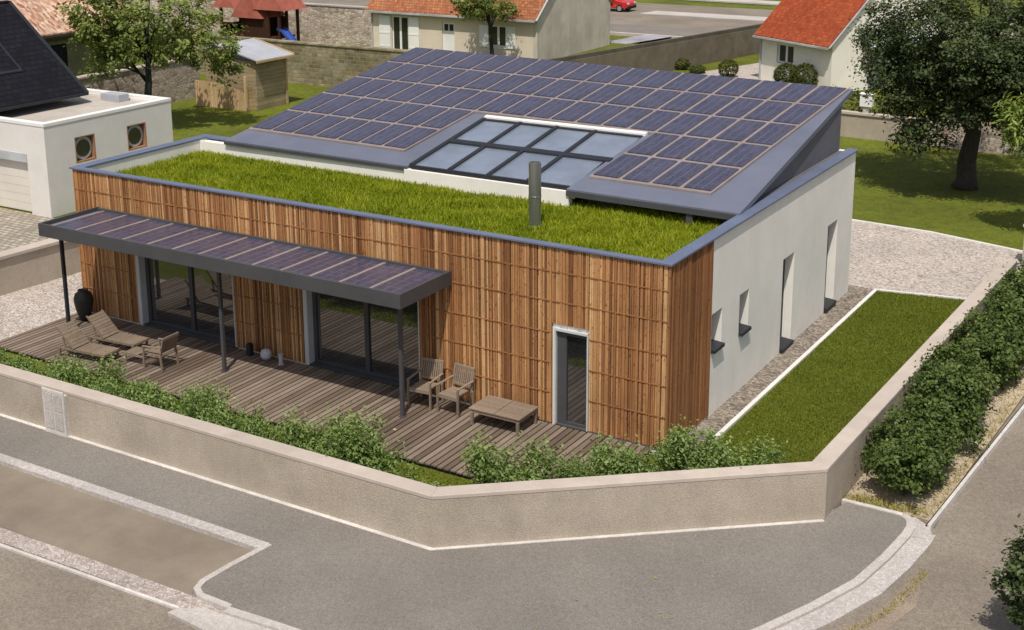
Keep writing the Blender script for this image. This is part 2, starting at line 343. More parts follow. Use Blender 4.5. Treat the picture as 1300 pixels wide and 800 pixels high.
# fast mesh of many quads / tris from numpy arrays
def npmesh(name, V, nv, rnd, mats, mi=None):
    nf = len(V)//nv
    me = bpy.data.meshes.new(name)
    me.vertices.add(len(V)); me.vertices.foreach_set('co', V.astype(np.float32).ravel())
    me.loops.add(len(V)); me.loops.foreach_set('vertex_index', np.arange(len(V), dtype=np.int32))
    me.polygons.add(nf); me.polygons.foreach_set('loop_start', np.arange(0, len(V), nv, dtype=np.int32))
    for m in flat(mats): me.materials.append(M[m])
    at = me.attributes.new('rnd', 'FLOAT', 'POINT'); at.data.foreach_set('value', np.repeat(rnd, nv).astype(np.float32))
    me.update(); me.validate()
    return me
def unit(a): return a/np.maximum(np.linalg.norm(a, axis=1, keepdims=True), 1e-6)
def leaves(C, size, rng, up=.5, outward=None, aspect=.55, hang=0):
    n = len(C)
    nor = rng.normal(size=(n,3)); nor = unit(nor); nor[:,2] = np.abs(nor[:,2])+up
    if outward is not None: nor = nor+outward*.8
    nor = unit(nor)
    d = rng.normal(size=(n,3)); d[:,2] -= hang; d = d-(d*nor).sum(1, keepdims=True)*nor; d = unit(d)
    s = np.cross(nor, d); l = (size*(.65+.7*rng.random(n)))[:,None]
    b = C-d*l*.5; t = C+d*l*.5+nor*l*-.08; m1 = C+s*l*aspect*.5+nor*l*.06; m2 = C-s*l*aspect*.5+nor*l*.06
    return np.stack([b, m1, t, m2], 1).reshape(-1, 3)
def crown(name, blobs, nclump, nleaf, size, cr, seed, mats, parent=None, flatz=.75, shell=2.6, up=.5, hang=0, kind=None, aspect=.55):
    """blobs = [(cx,cy,cz,rx,ry,rz)]; leaf clumps gathered towards the shell of the blobs"""
    rng = np.random.default_rng(seed)
    w = np.array([b[3]*b[4]*b[5] for b in blobs])**.7; w /= w.sum()
    bi = rng.choice(len(blobs), nclump, p=w); B = np.array(blobs)[bi]
    d = unit(rng.normal(size=(nclump,3))); r = rng.random(nclump)**(1/shell)
    cc = B[:,:3]+d*B[:,3:]*r[:,None]
    crs = cr*(.55+.9*rng.random(nclump)); ctone = rng.random(nclump)
    li = rng.integers(0, nclump, nleaf)
    off = rng.normal(size=(nleaf,3))*.5; off[:,2] *= flatz
    C = cc[li]+off*crs[li][:,None]
    V = leaves(C, size, rng, up, d[li]*r[li][:,None], hang=hang, aspect=aspect)
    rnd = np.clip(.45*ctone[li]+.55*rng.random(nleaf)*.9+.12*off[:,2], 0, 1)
    me = npmesh(name, V, 4, rnd, mats)
    return link(name, me, parent, kind=kind), cc
def blades(name, pts, h, w, seed, mats, parent=None, kind='stuff', lean=.45, dh=.5):
    rng = np.random.default_rng(seed); n = len(pts)
    a = rng.random(n)*2*math.pi; dx = np.stack([np.cos(a), np.sin(a), np.zeros(n)], 1)
    hh = h*(1-dh+2*dh*rng.random(n)); ww = w*(.7+.6*rng.random(n))
    ln = rng.normal(size=(n,3))*lean; ln[:,2] = 1; ln = unit(ln)
    V = np.stack([pts-dx*ww[:,None]/2, pts+dx*ww[:,None]/2, pts+ln*hh[:,None]], 1).reshape(-1,3)
    patch = .5+.5*np.sin(pts[:,0]*1.7+3*np.sin(pts[:,1]*.9))*np.sin(pts[:,1]*2.1+2*np.sin(pts[:,0]*1.3))
    me = npmesh(name, V, 3, np.clip((.6*rng.random(n)+.4*patch)*.88+.12*(rng.random(n) > .93)*3, 0, 1), mats)
    return link(name, me, parent, kind=kind)
def inpoly(P, poly):
    x, y = P[:,0], P[:,1]; c = np.zeros(len(P), bool); n = len(poly)
    for i in range(n):
        x0, y0 = poly[i]; x1, y1 = poly[(i+1)%n]
        k = ((y0 > y) != (y1 > y)) & (x < (x1-x0)*(y-y0)/((y1-y0) or 1e-9)+x0); c ^= k
    return c
def scatter(poly, n, seed):
    rng = np.random.default_rng(seed); q = np.array(poly); lo, hi = q.min(0), q.max(0)
    P = lo+(hi-lo)*rng.random((n,2)); return P[inpoly(P, poly)]
def tree_wood(root, base, top, r0, r1, cc, nb, seed, mats, hf=.45, name='trunk'):
    rnd = random.Random(seed); b, t = Vector(base), Vector(top); mb = MB()
    pts = [b+(t-b)*s+Vector((rnd.uniform(-.06,.06), rnd.uniform(-.06,.06), 0))*(s>0)*(t-b).length*.4 for s in (0,.06,.2,.45,.7,1)]
    mb.tube(pts, [r0*1.55, r0*1.1, r0, r0*.8, r0*.55, r1], 10)
    tr = obj(name, mb, mats, root, smooth=True)
    mb = MB()
    for c in rnd.sample(list(map(tuple, cc)), nb):
        c = Vector(c); s = rnd.uniform(hf, .95); p = b+(t-b)*s; m = p.lerp(c, .5)+Vector((0,0,.12*(c-p).length))
        mb.tube([p, m, c], [r0*.38*(1.2-s), r0*.22, r0*.06], 6)
    obj('branches', mb, mats, root, smooth=True)

# ------------------------------------------------------------------ the setting: ground, street, paths
struct('ground', MB().sheet([(-160,-60),(80,-60),(80,170),(-160,170)], -.30), 'lawn_back')
wall_out = [(-40,-5.62),(-2.02,-5.52),(3.61,-.93),(4.06,14.4)]
wall_in = [(-40,-5.27),(-2.13,-5.17),(3.27,-.77),(3.72,14.4)]
struct('garden_ground', MB().prism([(-95,-5.4),(-2.07,-5.35),(3.45,-.85),(4.6,19),(4.6,57.5),(-95,57.5)], -.32, G-.012), 'lawn_back')
curve = [(3.79,-.02),(4.28,-.05),(4.78,-.07),(4.93,-.18),(5.0,-.42),(5.0,-.72),(4.9,-1.69),(4.72,-2.75),(4.33,-3.84),(3.85,-4.95),(3.1,-6.3),(2.1,-7.5),(.9,-8.3),(-.6,-8.68),(-2.1,-8.74),(-2.86,-8.77),(-3.8,-8.83),(-4.48,-8.82),(-4.70,-8.68),(-4.79,-8.43),(-4.75,-7.82),(-4.64,-6.9)]
struct('street', MB().sheet([(-40,-40),(40,-40),(40,60),(5.4,60),(5.4,-.1),(3.4,-.9),(-2,-5.5),(-40,-5.5)], ROAD), 'asphalt_road')
struct('pavement', MB().prism([(-40,-5.5),(-2.0,-5.4),(3.5,-.85)]+curve+[(-40,-7.0)], -.31, G), 'asphalt_grey')
struct('parking_bay', MB().prism([(-40,-7.02),(-4.66,-6.92),(-4.78,-7.82),(-4.83,-8.43),(-4.74,-8.70),(-4.6,-8.84),(-40,-8.95)], -.31, ROAD+.008), 'asphalt_brown')
def ribbon(path, w0, w1, z0, z1, mb=None, mi=0):
    """kerb of rectangular section along a path; w0/w1 = offsets to the left"""
    mb = mb or MB(); P = [Vector((*p,0)) for p in path]; A, B = [], []
    for i, p in enumerate(P):
        d = (P[min(i+1,len(P)-1)]-P[max(i-1,0)]).normalized(); s = Vector((-d.y, d.x, 0))
        A.append(p+s*w0); B.append(p+s*w1)
    for i in range(len(P)-1):
        q = [B[i], A[i], A[i+1], B[i+1]]
        mb.hexa([(v.x,v.y,z0) for v in q], [(v.x,v.y,z1) for v in q], mi)
    return mb
bay_end = curve[16:]
struct('bay_kerb', ribbon([(-40,-7.02),(-4.62,-6.90)], -.22, .02, -.3, G+.012), 'kerbstone')
struct('bay_end_kerb', ribbon(bay_end, -.10, .02, -.3, G+.016), 'plate')
struct('corner_kerb', ribbon(curve[2:17], -.03, .13, -.3, G+.014), 'plate')
struct('corner_gutter', ribbon(curve[4:17], .132, .50, -.3, ROAD+.045), 'kerbstone')
struct('cobble_gutter', ribbon([(-40,-9.05),(-9.3,-8.97),(-7,-8.90),(-4.7,-8.86),(-3.6,-8.88)], -.30, .06, -.3, ROAD+.03), 'cobble')
struct('gutter_edge', ribbon([(-40,-9.44),(-9.0,-9.34),(-6.9,-9.27),(-4.55,-9.19)], -.03, .03, -.3, ROAD+.04), 'white_line')
struct('crossing_plate', MB().prism([(-4.55,-9.22),(-4.18,-8.99),(-2.2,-8.95),(-.9,-8.98),(-1.4,-9.5),(-3.2,-9.52),(-4.60,-9.40)], -.3, ROAD+.052), 'plate')
struct('wall_foot_strip', ribbon([(-40,-5.62),(-2.02,-5.52),(3.58,-.96)], -.09, -.002, -.2, G+.012), 'white_line')
struct('pavement_end_kerb', ribbon([(3.66,-.03),(4.28,-.02),(4.80,-.03)], -.05, .05, -.3, G+.02), 'white_line')
struct('verge', MB().prism([(3.66,.0),(5.02,.04),(5.30,.0),(5.62,6.5),(6.2,20),(3.9,20)], -.31, G-.004), 'dirt')
struct('verge_kerb', ribbon([(5.36,-.22),(5.80,6.2),(6.6,17)], .0, .065, -.3, G+.03), 'white_line')
struct('verge_gap', ribbon([(5.36,-.22),(5.80,6.2),(6.6,17)], .065, .10, -.3, G+.002), 'bark_dark')
struct('kerb_fan', MB().prism([(4.82,-.05),(5.0,-.42),(5.02,-.75),(5.5,-.62),(5.34,-.2),(5.02,.04)], -.31, G-.02), 'kerbstone')
struct('dirt_strip', MB().sheet([(5.48,-1.6),(5.47,-2.2),(5.40,-2.7),(5.30,-3.3),(5.12,-3.8),(4.75,-4.5),(4.55,-4.9),(5.0,-5.0),(5.5,-4.3),(5.62,-3.6),(5.78,-2.9),(5.7,-2.3)], ROAD+.006), 'dirt_brown')
# gardens of the house
right_lawn = [(.62,.2),(3.30,-.7),(3.70,13.35),(.66,12.84)]
front_lawn = [(-40,-5.3),(-2.1,-5.2),(3.25,-.80),(3.30,-.7),(.60,.2),(.40,-.05),(-.6,-.05),(-.6,-2.9),(-40,-2.9)]
struct('right_lawn', MB().sheet(right_lawn, G+.004), 'lawn')
struct('front_lawn', MB().sheet(front_lawn, G+.0005), 'lawn')
struct('gravel_strip', MB().sheet([(-.4,-.06),(.45,-.02),(.55,12.95),(-.4,12.95)], G+.006), 'gravel_dark')
struct('lawn_kerb', ribbon([(.52,-.2),(.63,12.90)], -.05, .05, -.25, G+.045), 'white_kerb')
struct('lawn_end_kerb', ribbon([(.69,12.87),(3.75,13.45)], -.045, .045, -.25, G+.043), 'white_kerb')
struct('gravel_drive', MB().sheet([(.64,12.95),(4.0,13.5),(4.0,19.0),(3.23,18.9),(.44,19.7),(-2.14,19.9),(-14,19.9),(-14,12.95)], G+.002), 'gravel_pale')
struct('drive_kerb', ribbon([(-14,19.95),(-2.14,19.93),(.44,19.72),(3.6,18.85)], -.06, .06, -.25, G+.04), 'white_kerb')
struct('gravel_yard', MB().sheet([(-20.9,-4.6),(-17.2,-2.92),(-17.2,.1),(-17.26,5.2),(-17.26,14),(-19.8,14)], G-.004), 'gravel_pale')
struct('neighbour_paving', MB().sheet([(-40,-5),(-20.9,-5),(-20.3,6.5),(-40,6.5)], G-.004), 'pavers')
# streets behind
struct('back_street', MB().sheet([(-95,63.3),(60,60.5),(60,80),(-95,83)], ROAD+.1), 'asphalt_road')
struct('back_pavement', MB().sheet([(-95,63.3),(60,60.5),(60,65),(-95,67.8)], ROAD+.104), 'asphalt_grey')
struct('back_kerb', ribbon([(-95,63.6),(60,60.6)], -.35, 0, -.3, G+.03), 'plate')
struct('back_island', MB().prism([(-36,74.0),(60,72.2),(60,74.6),(-35.6,76.4)], -.2, G+.06), 'plate')
struct('mauve_path', MB().sheet([(-30.6,56.9),(-28.8,56.9),(-27.6,62.6),(-29.8,62.8)], G+.006), 'pathmauve')
struct('far_path', MB().prism([(-60,88.5),(-20,86.0),(-20,88.2),(-60,91)], -.25, G+.0), 'plate')
struct('neighbour_patio', MB().sheet([(-20.2,46),(-14.8,46),(-14.8,53.8),(-17.6,54)], G+.006), 'gravel_pale')

# grass blades (nobody could count them)
def lawn_blades(name, poly, n, h, seed, label):
    P = scatter(poly, n, seed); P = np.column_stack([P, np.full(len(P), G)])
    o = blades(name, P, h, .022, seed, 'blade'); tag(o, label, 'grass')
lawn_blades('lawn_grass', right_lawn, 60000, .045, 3, 'short mown grass of the lawn right of the house')
lawn_blades('border_grass', [(-15,-5.2),(-2.1,-5.1),(3.2,-.80),(.60,.1),(-.5,-.2),(-.5,-3.0),(-15,-3.0)], 26000, .07, 4, 'rough grass of the border between deck and street wall')

rng0 = np.random.default_rng(77)
def edge_pts(path, n, spread):
    q = np.array(path); k = rng0.integers(0, len(q)-1, n); t = rng0.random(n)[:,None]
    P = q[k]*(1-t)+q[k+1]*t+rng0.normal(size=(n,2))*spread; return P
P = np.vstack([edge_pts([(3.75,.12),(4.4,.15),(5.1,.2)], 900, .13), edge_pts([(5.32,.1),(5.6,6.5),(6.1,16)], 1500, .10), scatter([(3.9,.1),(5.3,.1),(5.9,12),(4.0,12)], 2600, 8)])
P = P[inpoly(P, [(3.66,.02),(5.28,.03),(5.60,6.5),(6.2,17),(3.95,17)])]
tag(blades('verge_grass', np.column_stack([P, np.full(len(P), G-.006)]), .09, .02, 6, 'dryblade', lean=.8), 'sparse dry grass on the sandy verge under the hedge', 'grass')
P = edge_pts([(5.5,-1.7),(5.44,-2.6),(5.28,-3.4),(4.8,-4.5)], 500, .05)+np.array([.12,0])
tag(blades('gutter_grass', np.column_stack([P, np.full(len(P), ROAD+.006)]), .06, .018, 16, 'dryblade', lean=.9), 'dry grass tufts along the outer edge of the curved kerb', 'grass')

# ------------------------------------------------------------------ the house
W, D, H = 17.24, 12.37, 3.95
house = thing('timber_clad_house', 'single storey timber clad house with grass roof and tilted solar roof', 'house')
O1, O2, DR = (-15.07,-11.73,2.32), (-9.47,-6.13,2.32), (-2.62,-1.84,2.19)
# rendered walls, built round the openings
holes = [(2.28,2.87,1.42,2.24),(3.90,4.49,1.30,2.22),(6.75,7.56,-.02,2.30),(10.20,11.03,.02,2.32)]
mb = MB(); y = .062
for a,b,z0,z1 in holes:
    mb.box(-.262,-.03,y,a,G,H); mb.box(-.262,-.03,a,b,G,z0); mb.box(-.262,-.03,a,b,z1,H); y = b
mb.box(-.262,-.03,y,D,G,H)
for (x0,x1,z) in ((-17.2,O1[0],None),(O1[0],O1[1],O1[2]),(O1[1],O2[0],None),(O2[0],O2[1],O2[2]),(O2[1],DR[0],None),(DR[0],DR[1],DR[2]),(DR[1],-.262,None)):
    mb.box(x0,x1,.06,.14,z if z else G,H)
mb.box(-17.2,-16.985,.14,5.0,G,H); mb.box(-16.985,-15.75,4.56,5.0,G,3.9); mb.box(-15.75,-15.45,5.0,D,G,4.15); mb.box(-15.45,-.262,D-.35,D,G,H)
# upstand walls round the green roof
mb.hexa([(-16.97,4.47,3.3),(-9.5,4.33,3.3),(-9.5,4.45,3.3),(-16.97,4.55,3.3)],[(-16.97,4.47,3.93),(-9.5,4.33,3.93),(-9.5,4.45,3.93),(-16.97,4.55,3.93)]); mb.box(-9.5,-4.62,4.25,4.45,3.3,3.975)
obj('rendered_wall', mb, 'render_white', house)
mb = MB(); mb.box(-16.96,-.27,.145,12.0,3.40,3.56); obj('roof_bed', mb, 'soil', house)
mb = MB(); mb.box(-15.4,-.6,.45,11.9,-.1,3.3); obj('interior_core', mb, 'black_metal', house)
# parapet coping
mb = MB(); mb.box(-17.30,.035,-.035,.16,H,H+.05); mb.box(-.27,.034,.16,D+.03,H,H+.05); mb.box(-17.30,-16.96,.16,5.03,H,H+.05); mb.box(-16.96,-15.5,4.75,5.03,H,H+.05)
obj('parapet_coping', mb, 'coping', house, bevel=.008)
# timber cladding: single slats of varying width and depth on a dark backing
def slats(mb, u0, u1, z0, z1, put):
    u = u0
    while u < u1-.001:
        w = random.choice((.028,.032,.038,.042,.048,.055,.065,.085)); g = random.choice((.010,.012,.012,.016,.028))
        e = min(u+w, u1)
        if u1-e < .03: e = u1
        d = random.choice((0,0,.008,.014)); put(mb, u, e, z0, z1, d); u = e+g
def putf(mb, a, b, z0, z1, d): mb.box(a, b, 0.004-d+.012, .045, z0, z1)
def putr(mb, a, b, z0, z1, d): mb.box(-.0255, -.014+d*1.3, a, b, z0, z1, rnd=random.random()*.30)  # side return kept to the darkest slat tones: its shading is painted in
mb = MB()
ZT = H-.004
for (x0,x1,z) in ((-17.22,O1[0],0),(O1[0]+.03,O1[1],O1[2]+.03),(O1[1]+.01,O2[0],0),(O2[0]+.03,O2[1],O2[2]+.03),(O2[1]+.01,DR[0]-.09,0),(DR[0]-.08,DR[1]+.01,DR[2]+.09),(DR[1]+.03,-.03,0)):
    slats(mb, x0, x1, z+(.02 if z == 0 else 0), ZT, putf)
slats(mb, .04, 2.23, -.05, ZT, putr)
mb.box(-.0255, .004, .0, .039, -.02, ZT, rnd=.12)
obj('timber_cladding', mb, 'clad', house)
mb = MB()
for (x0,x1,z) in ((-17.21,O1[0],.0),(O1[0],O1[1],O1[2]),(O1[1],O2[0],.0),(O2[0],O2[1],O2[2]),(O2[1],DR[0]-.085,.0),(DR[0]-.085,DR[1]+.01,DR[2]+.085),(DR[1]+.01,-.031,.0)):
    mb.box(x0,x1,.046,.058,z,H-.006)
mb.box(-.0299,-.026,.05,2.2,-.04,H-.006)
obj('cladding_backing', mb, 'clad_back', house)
mb = MB()
for z in (.71,1.39,2.07,2.77,3.42):
    for (x0,x1,zz) in ((-17.2,O1[0],0),(O1[0],O1[1],O1[2]),(O1[1],O2[0],0),(O2[0],O2[1],O2[2]),(O2[1],DR[0]-.09,0),(DR[0]-.09,DR[1]+.02,DR[2]+.1),(DR[1]+.03,-.035,0)):
        if z > zz: mb.box(x0+.01,x1-.01,.001,.02,z-.013,z+.013)
obj('cladding_batten', mb, 'batten', house)
# openings on the terrace side
def front_opening(kind, x0, x1, zt, panes, fw):
    FW = .10 if panes > 1 else .025
    mb = MB(); mb.box(x0-.02,x0+FW,-.012,.30,0.0,zt); mb.box(x0+FW,x1,-.012,.30,zt-.06,zt); mb.box(x1-.02,x1+.012,.0,.30,0.0,zt-.06)
    f = obj(kind, mb, 'grey_white', house, bevel=.006)
    a, b = x0+FW, x1-.02
    q = .20 if panes > 1 else .07
    mb = MB(); mb.box(a,b,q,.29,0.0,.09); mb.box(a,b,q,.29,zt-.15,zt-.06); mb.box(a,a+fw,q,.29,.09,zt-.15); mb.box(b-.05,b,q,.29,.09,zt-.15)
    step = (b-a)/panes
    for i in range(1, panes): mb.box(a+i*step-.06,a+i*step+.06,.19,.288,.09,zt-.15)
    mb.box(a,b,-.01,q,0.005,.03)
    obj('frame', mb, 'dark_metal', f)
    for i in range(panes):
        obj('glass_pane', MB().box(a+i*step+(.06 if i else fw),a+(i+1)*step-(.06 if i < panes-1 else .05),q+.035,q+.055,.09,zt-.15), 'glass', f)
front_opening('sliding_door', *O1, 2, .10)
front_opening('sliding_door', *O2, 2, .10)
front_opening('terrace_door', *DR, 1, .22)
# openings in the white side wall
for i,(a,b,z0,z1) in enumerate(holes):
    tall = z0 < .5
    mb = MB(); mb.box(-.33,-.27,a,a+.05,z0+.05,z1); mb.box(-.33,-.27,b-.05,b,z0+.05,z1); mb.box(-.33,-.27,a+.05,b-.05,z1-.05,z1); mb.box(-.33,-.27,a,b,z0,z0+.05)
    f = obj('side_door' if tall else 'window', mb, 'dark_metal', house)
    obj('glass_pane', MB().box(-.31,-.29,a+.05,b-.05,z0+.05,z1-.05), 'glass_pale', f)
    s = MB(); s.hexa([(-.27,a,z0-.03),(.06,a,z0-.06),(.06,b,z0-.06),(-.27,b,z0-.03)], [(-.27,a+.002,z0+.045),(.06,a+.002,z0+.012),(.06,b-.002,z0+.012),(-.27,b-.002,z0+.045)])
    if tall: s.box(-.27,.04,a,b,G,z0-.06)
    obj('sill', s, 'black_metal', f)
# the tilted solar roof
def zr(y): return 4.0+.175*(y-4)
A_=(-15.91,4.39); B_=(-9.44,4.31); C_=(-9.30,8.10); D_=(-4.42,8.02); E_=(-4.67,4.24); F_=(-.21,4.17); G_=(-.38,12.94); H_=(-15.46,13.5)
mb = MB()
def slab(q, mi=0, t=.13): mb.hexa([(x,y,zr(y)-t) for x,y in q], [(x,y,zr(y)) for x,y in q], mi)
slab([A_,B_,C_,H_]); slab([C_,D_,G_,H_]); slab([D_,E_,F_,G_])
roof = obj('solar_roof', mb, 'roofsheet', house)
for p,q,h in ((A_,B_,.12),(E_,F_,.17)):
    obj('eaves_fascia', MB().hexa([(p[0],p[1]-.03,zr(p[1])-h),(q[0],q[1]-.03,zr(q[1])-h),(q[0],q[1]-.002,zr(q[1])-h),(p[0],p[1]-.002,zr(p[1])-h)],
            [(p[0],p[1]-.03,zr(p[1])-.035),(q[0],q[1]-.03,zr(q[1])-.035),(q[0],q[1]-.002,zr(q[1])-.035),(p[0],p[1]-.002,zr(p[1])-.035)]), 'dark_metal', roof)
def gp(u, v, dz=0):            # point on the panel grid, u in columns 0..18, v in rows 0..5
    u /= 18; v /= 5
    l = Vector((-15.78,5.27,0)).lerp(Vector((-15.49,13.38,0)), v); r = Vector((-1.22,4.93,0)).lerp(Vector((-.45,12.80,0)), v)
    p = l.lerp(r, u); return (p.x, p.y, zr(p.y)+dz)
def on(c, r): return r >= 2 or c < 7 or c >= 14
mb = MB()
for c in range(18):
    for r in range(5):
        if on(c, r):
            q = [(c,r),(c+1,r),(c+1,r+1),(c,r+1)]
            mb.hexa([gp(*a, .004) for a in q], [gp(*a, .05) for a in q])
obj('mounting_rails', mb, 'rail', roof)
for r in range(5):
    for c in range(18):
        if not on(c, r): continue
        e, g = .072, .042
        q = [(c+e,r+g+.02),(c+1-e,r+g+.02),(c+1-e,r+1-g),(c+e,r+1-g)]
        b = MB().hexa([gp(*a, .051) for a in q], [gp(*a, .082) for a in q])
        o = obj('solar_panel', b, 'solar', roof)
        uv = o.data.uv_layers.new(name='UVMap')
        for pol in o.data.polygons:
            for li, k in zip(pol.loop_indices, ((0,0),(1,0),(1,1),(0,1))): uv.data[li].uv = k
# rooflight
mb = MB()
def rl(x0,x1,y0,y1,t0,t1,mi=0,m=None): (m or mb).hexa([(x0,y0,zr(y0)+t0),(x1,y0,zr(y0)+t0),(x1,y1,zr(y1)+t0),(x0,y1,zr(y1)+t0)],[(x0,y0,zr(y0)+t1),(x1,y0,zr(y0)+t1),(x1,y1,zr(y1)+t1),(x0,y1,zr(y1)+t1)],mi)
sx0, sx1, sy0, sy1, sm = -9.36, -4.66, 4.40, 8.0, 6.2
cw = (sx1-sx0)/4
xs = [sx0+i*cw for i in range(5)]
for i in range(4): rl(xs[i]-.07 if i == 0 else xs[i]-.055, xs[i]+.055, sy0, sy1, -.05, .035)
rl(sx0,sx1,sy0-.06,sy0,-.06,.02); rl(sx0,sx1+.2,sm-.10,sm+.12,-.04,.033); rl(sx0,sx1+.22,sy1-.09,sy1,-.05,.02)
sky = obj('rooflight', mb, 'black_metal', house)
for j,(a,b) in enumerate(((sy0,sm-.1),(sm+.12,sy1-.09))):
    for i in range(4):
        m = MB(); rl(xs[i]+.055, xs[i+1]-.055 if i < 3 else sx1+(.02 if j == 0 else .18), a, b, -.05, -.02, 0, m); obj('glass_pane', m, 'skyglass', sky)
m = MB(); rl(sx0-.02,sx1+.30,sy1,sy1+.14,0,.07,0,m); obj('flashing', m, 'white_paint', sky)
m = MB(); rl(sx0-.05,sx1+.12,sy0,sy1,-.30,-.2,0,m); obj('light_shaft', m, 'render_white', sky)
# dark storey under the roof, eaves post, flue
mb = MB()
mb.hexa([(-.46,4.95,4.0),(-.40,4.95,4.0),(-.40,12.05,4.0),(-.46,12.05,4.0)], [(-.46,4.95,zr(4.95)-.14),(-.40,4.95,zr(4.95)-.14),(-.40,12.05,zr(12.05)-.14),(-.46,12.05,zr(12.05)-.14)])
mb.hexa([(-15.5,12.0,3.95),(-.46,12.0,3.95),(-.46,12.05,3.95),(-15.5,12.05,3.95)], [(-15.5,12.0,zr(12)-.14),(-.46,12.0,zr(12)-.14),(-.46,12.05,zr(12)-.14),(-15.5,12.05,zr(12)-.14)])
mb.box(-4.6,-.46,4.95,5.0,3.3,4.02)
mb.box(-.46,-.28,4.4,12.0,3.9,3.99)
obj('roof_storey_wall', mb, 'dark_wall', house)
mb = MB(); mb.box(-1.52,-1.36,4.20,4.30,3.5,3.9); mb.box(-1.56,-1.32,4.18,4.32,3.52,3.56); obj('eaves_post', mb, 'dark_metal', house)
mb = MB(); mb.lathe([(.19,0),(.19,.03),(.145,.06),(.145,.72),(.152,.725),(.152,.75),(.145,.755),(.145,1.53),(.12,1.535),(.115,1.45)], (-4.47,2.37,3.56), 20)
obj('flue_pipe', mb, 'steel', house, smooth=False)
# vegetation of the roof
P = scatter([(-16.9,.17),(-.28,.17),(-.42,4.9),(-4.6,4.9),(-4.6,4.36),(-9.5,4.36),(-9.5,4.6),(-16.9,4.6)], 120000, 11)
nz = .045*np.sin(P[:,0]*2.3+1.7*np.sin(P[:,1]*3))*np.sin(P[:,1]*2.9)
P = np.column_stack([P, 3.56+nz])
blades('roof_grass', P, .13, .04, 5, 'roofgrass', house, lean=.7)

# ------------------------------------------------------------------ terrace
deck = thing('timber_terrace', 'long weathered timber deck in front of the clad house', 'deck', (-9,-1.5,G))
mb = MB(); x = -17.26
while x < -.40:
    y0 = -2.97+random.uniform(-.012,.012)
    mb.box(x,x+.118,y0,-.015 if not any(a-.05 < x < b+.05 for a,b,_ in (O1,O2,DR)) else -.015,-.035,random.uniform(-.003,.002)); x += .153
obj('deck_boards', mb, 'deck', deck)
mb = MB(); mb.box(-17.2,-.42,-2.93,-2.86,-.26,-.037); mb.box(-17.2,-.42,-1.5,-1.42,-.26,-.037); mb.box(-17.2,-.42,-.12,-.05,-.26,-.037)
mb.sheet([(-17.2,-2.85),(-.62,-2.85),(-.62,-.02),(-17.2,-.02)],-.07); obj('joists_and_gap_shade', mb, 'black_metal', deck)  # black sheet added below the boards to paint shade into their gaps

can = thing('terrace_canopy', 'dark metal canopy with solar glass strips over the deck', 'canopy', (-10.7,-1,0))
cx0,cx1,cy0,zt = -16.33,-5.20,-1.95,3.05
mb = MB(); mb.box(cx0,cx1,cy0,cy0+.06,2.72,zt); mb.box(cx0,cx0+.06,cy0+.06,-.03,2.72,zt); mb.box(cx1-.06,cx1,cy0+.06,-.03,2.72,zt); mb.box(cx0+.06,cx1-.06,-.09,-.03,2.72,zt-.02)
for i in range(1,7): xx = cx0+i*(cx1-cx0)/7; mb.box(xx-.04,xx+.04,cy0+.06,-.09,2.76,2.895)
obj('fascia_frame', mb, 'dark_metal', can, bevel=.006)
np_ = 13; pw = (cx1-cx0-.40)/np_; px0 = cx0+.30
mb = MB(); mb.box(cx0+.06,px0,cy0+.06,-.09,2.90,2.945); obj('closing_strip', mb, 'roofsheet', can)
mb = MB()
for i in range(np_+1): xx = px0+i*pw; mb.box(xx-.04,min(xx+.04,cx1-.062),cy0+.063,-.093,2.90,2.985)
obj('mounting_rails', mb, 'rail', can)
for i in range(np_):
    o = obj('solar_panel', MB().box(px0+i*pw+.045,px0+(i+1)*pw-.045,cy0+.065,-.095,2.94,2.972), 'solar', can)
    uv = o.data.uv_layers.new(name='UVMap')
    for pol in o.data.polygons:
        for li, k in zip(pol.loop_indices, ((0,0),(1,0),(1,1),(0,1))): uv.data[li].uv = k
for xx in (-16.26,-10.86,-5.66):
    mb = MB(); mb.box(xx-.04,xx+.04,-1.38,-1.30,.02,2.78); mb.box(xx-.07,xx+.07,-1.41,-1.27,.003,.02); obj('post', mb, 'black_metal' if xx < -16 else 'dark_metal', can, bevel=.004)

# furniture -----------------------------------------------------------
def lounger(name, label, loc):
    t = thing(name, label, 'sun lounger', loc, 'wooden sun loungers at the left end of the deck')
    x, y, z = loc
    mb = MB()
    for i in range(9): mb.box(x+.02+i*.105,x+.02+i*.105+.094,y-.26,y+.26,z+.285,z+.305)
    obj('seat', mb, 'teak', t)
    mb = MB(); dv = Vector((-.50,0,.62)).normalized(); p0 = Vector((x-.0,y,z+.30))
    for i in range(8):
        a = p0+dv*(.02+i*.098); b = a+dv*.088
        mb.hexa([(a.x,y-.26,a.z),(a.x,y+.26,a.z),(b.x,y+.26,b.z),(b.x,y-.26,b.z)][::-1], [(a.x+.018,y-.26,a.z+.014),(a.x+.018,y+.26,a.z+.014),(b.x+.018,y+.26,b.z+.014),(b.x+.018,y-.26,b.z+.014)][::-1])
    for s in (-1,1): mb.bar(p0+Vector((-.02,s*.25,0)), p0+dv*.82+Vector((-.02,s*.25,0)), .03, .03)
    obj('backrest', mb, 'teak', t)
    mb = MB()
    for s in (-1,1): mb.bar((x-.55,y+s*.24,z+.26),(x+.97,y+s*.24,z+.26),.04,.05); mb.bar((x-.30,y+s*.22,z+.27),(x-.36,y+s*.22,z+.62),.03,.03)
    mb.bar((x+.95,y-.24,z+.26),(x+.95,y+.24,z+.26),.04,.05)
    obj('frame', mb, 'teak', t)
    for dx in (-.48,.90):
        for s in (-1,1): obj('leg', MB().box(x+dx-.022,x+dx+.022,y+s*.24-.022,y+s*.24+.022,z+.003,z+.235), 'teak', t)
    return t
l1 = lounger('sun_lounger', 'weathered wooden sun lounger, the one nearer the street shrubs', (-14.62,-2.35,0))
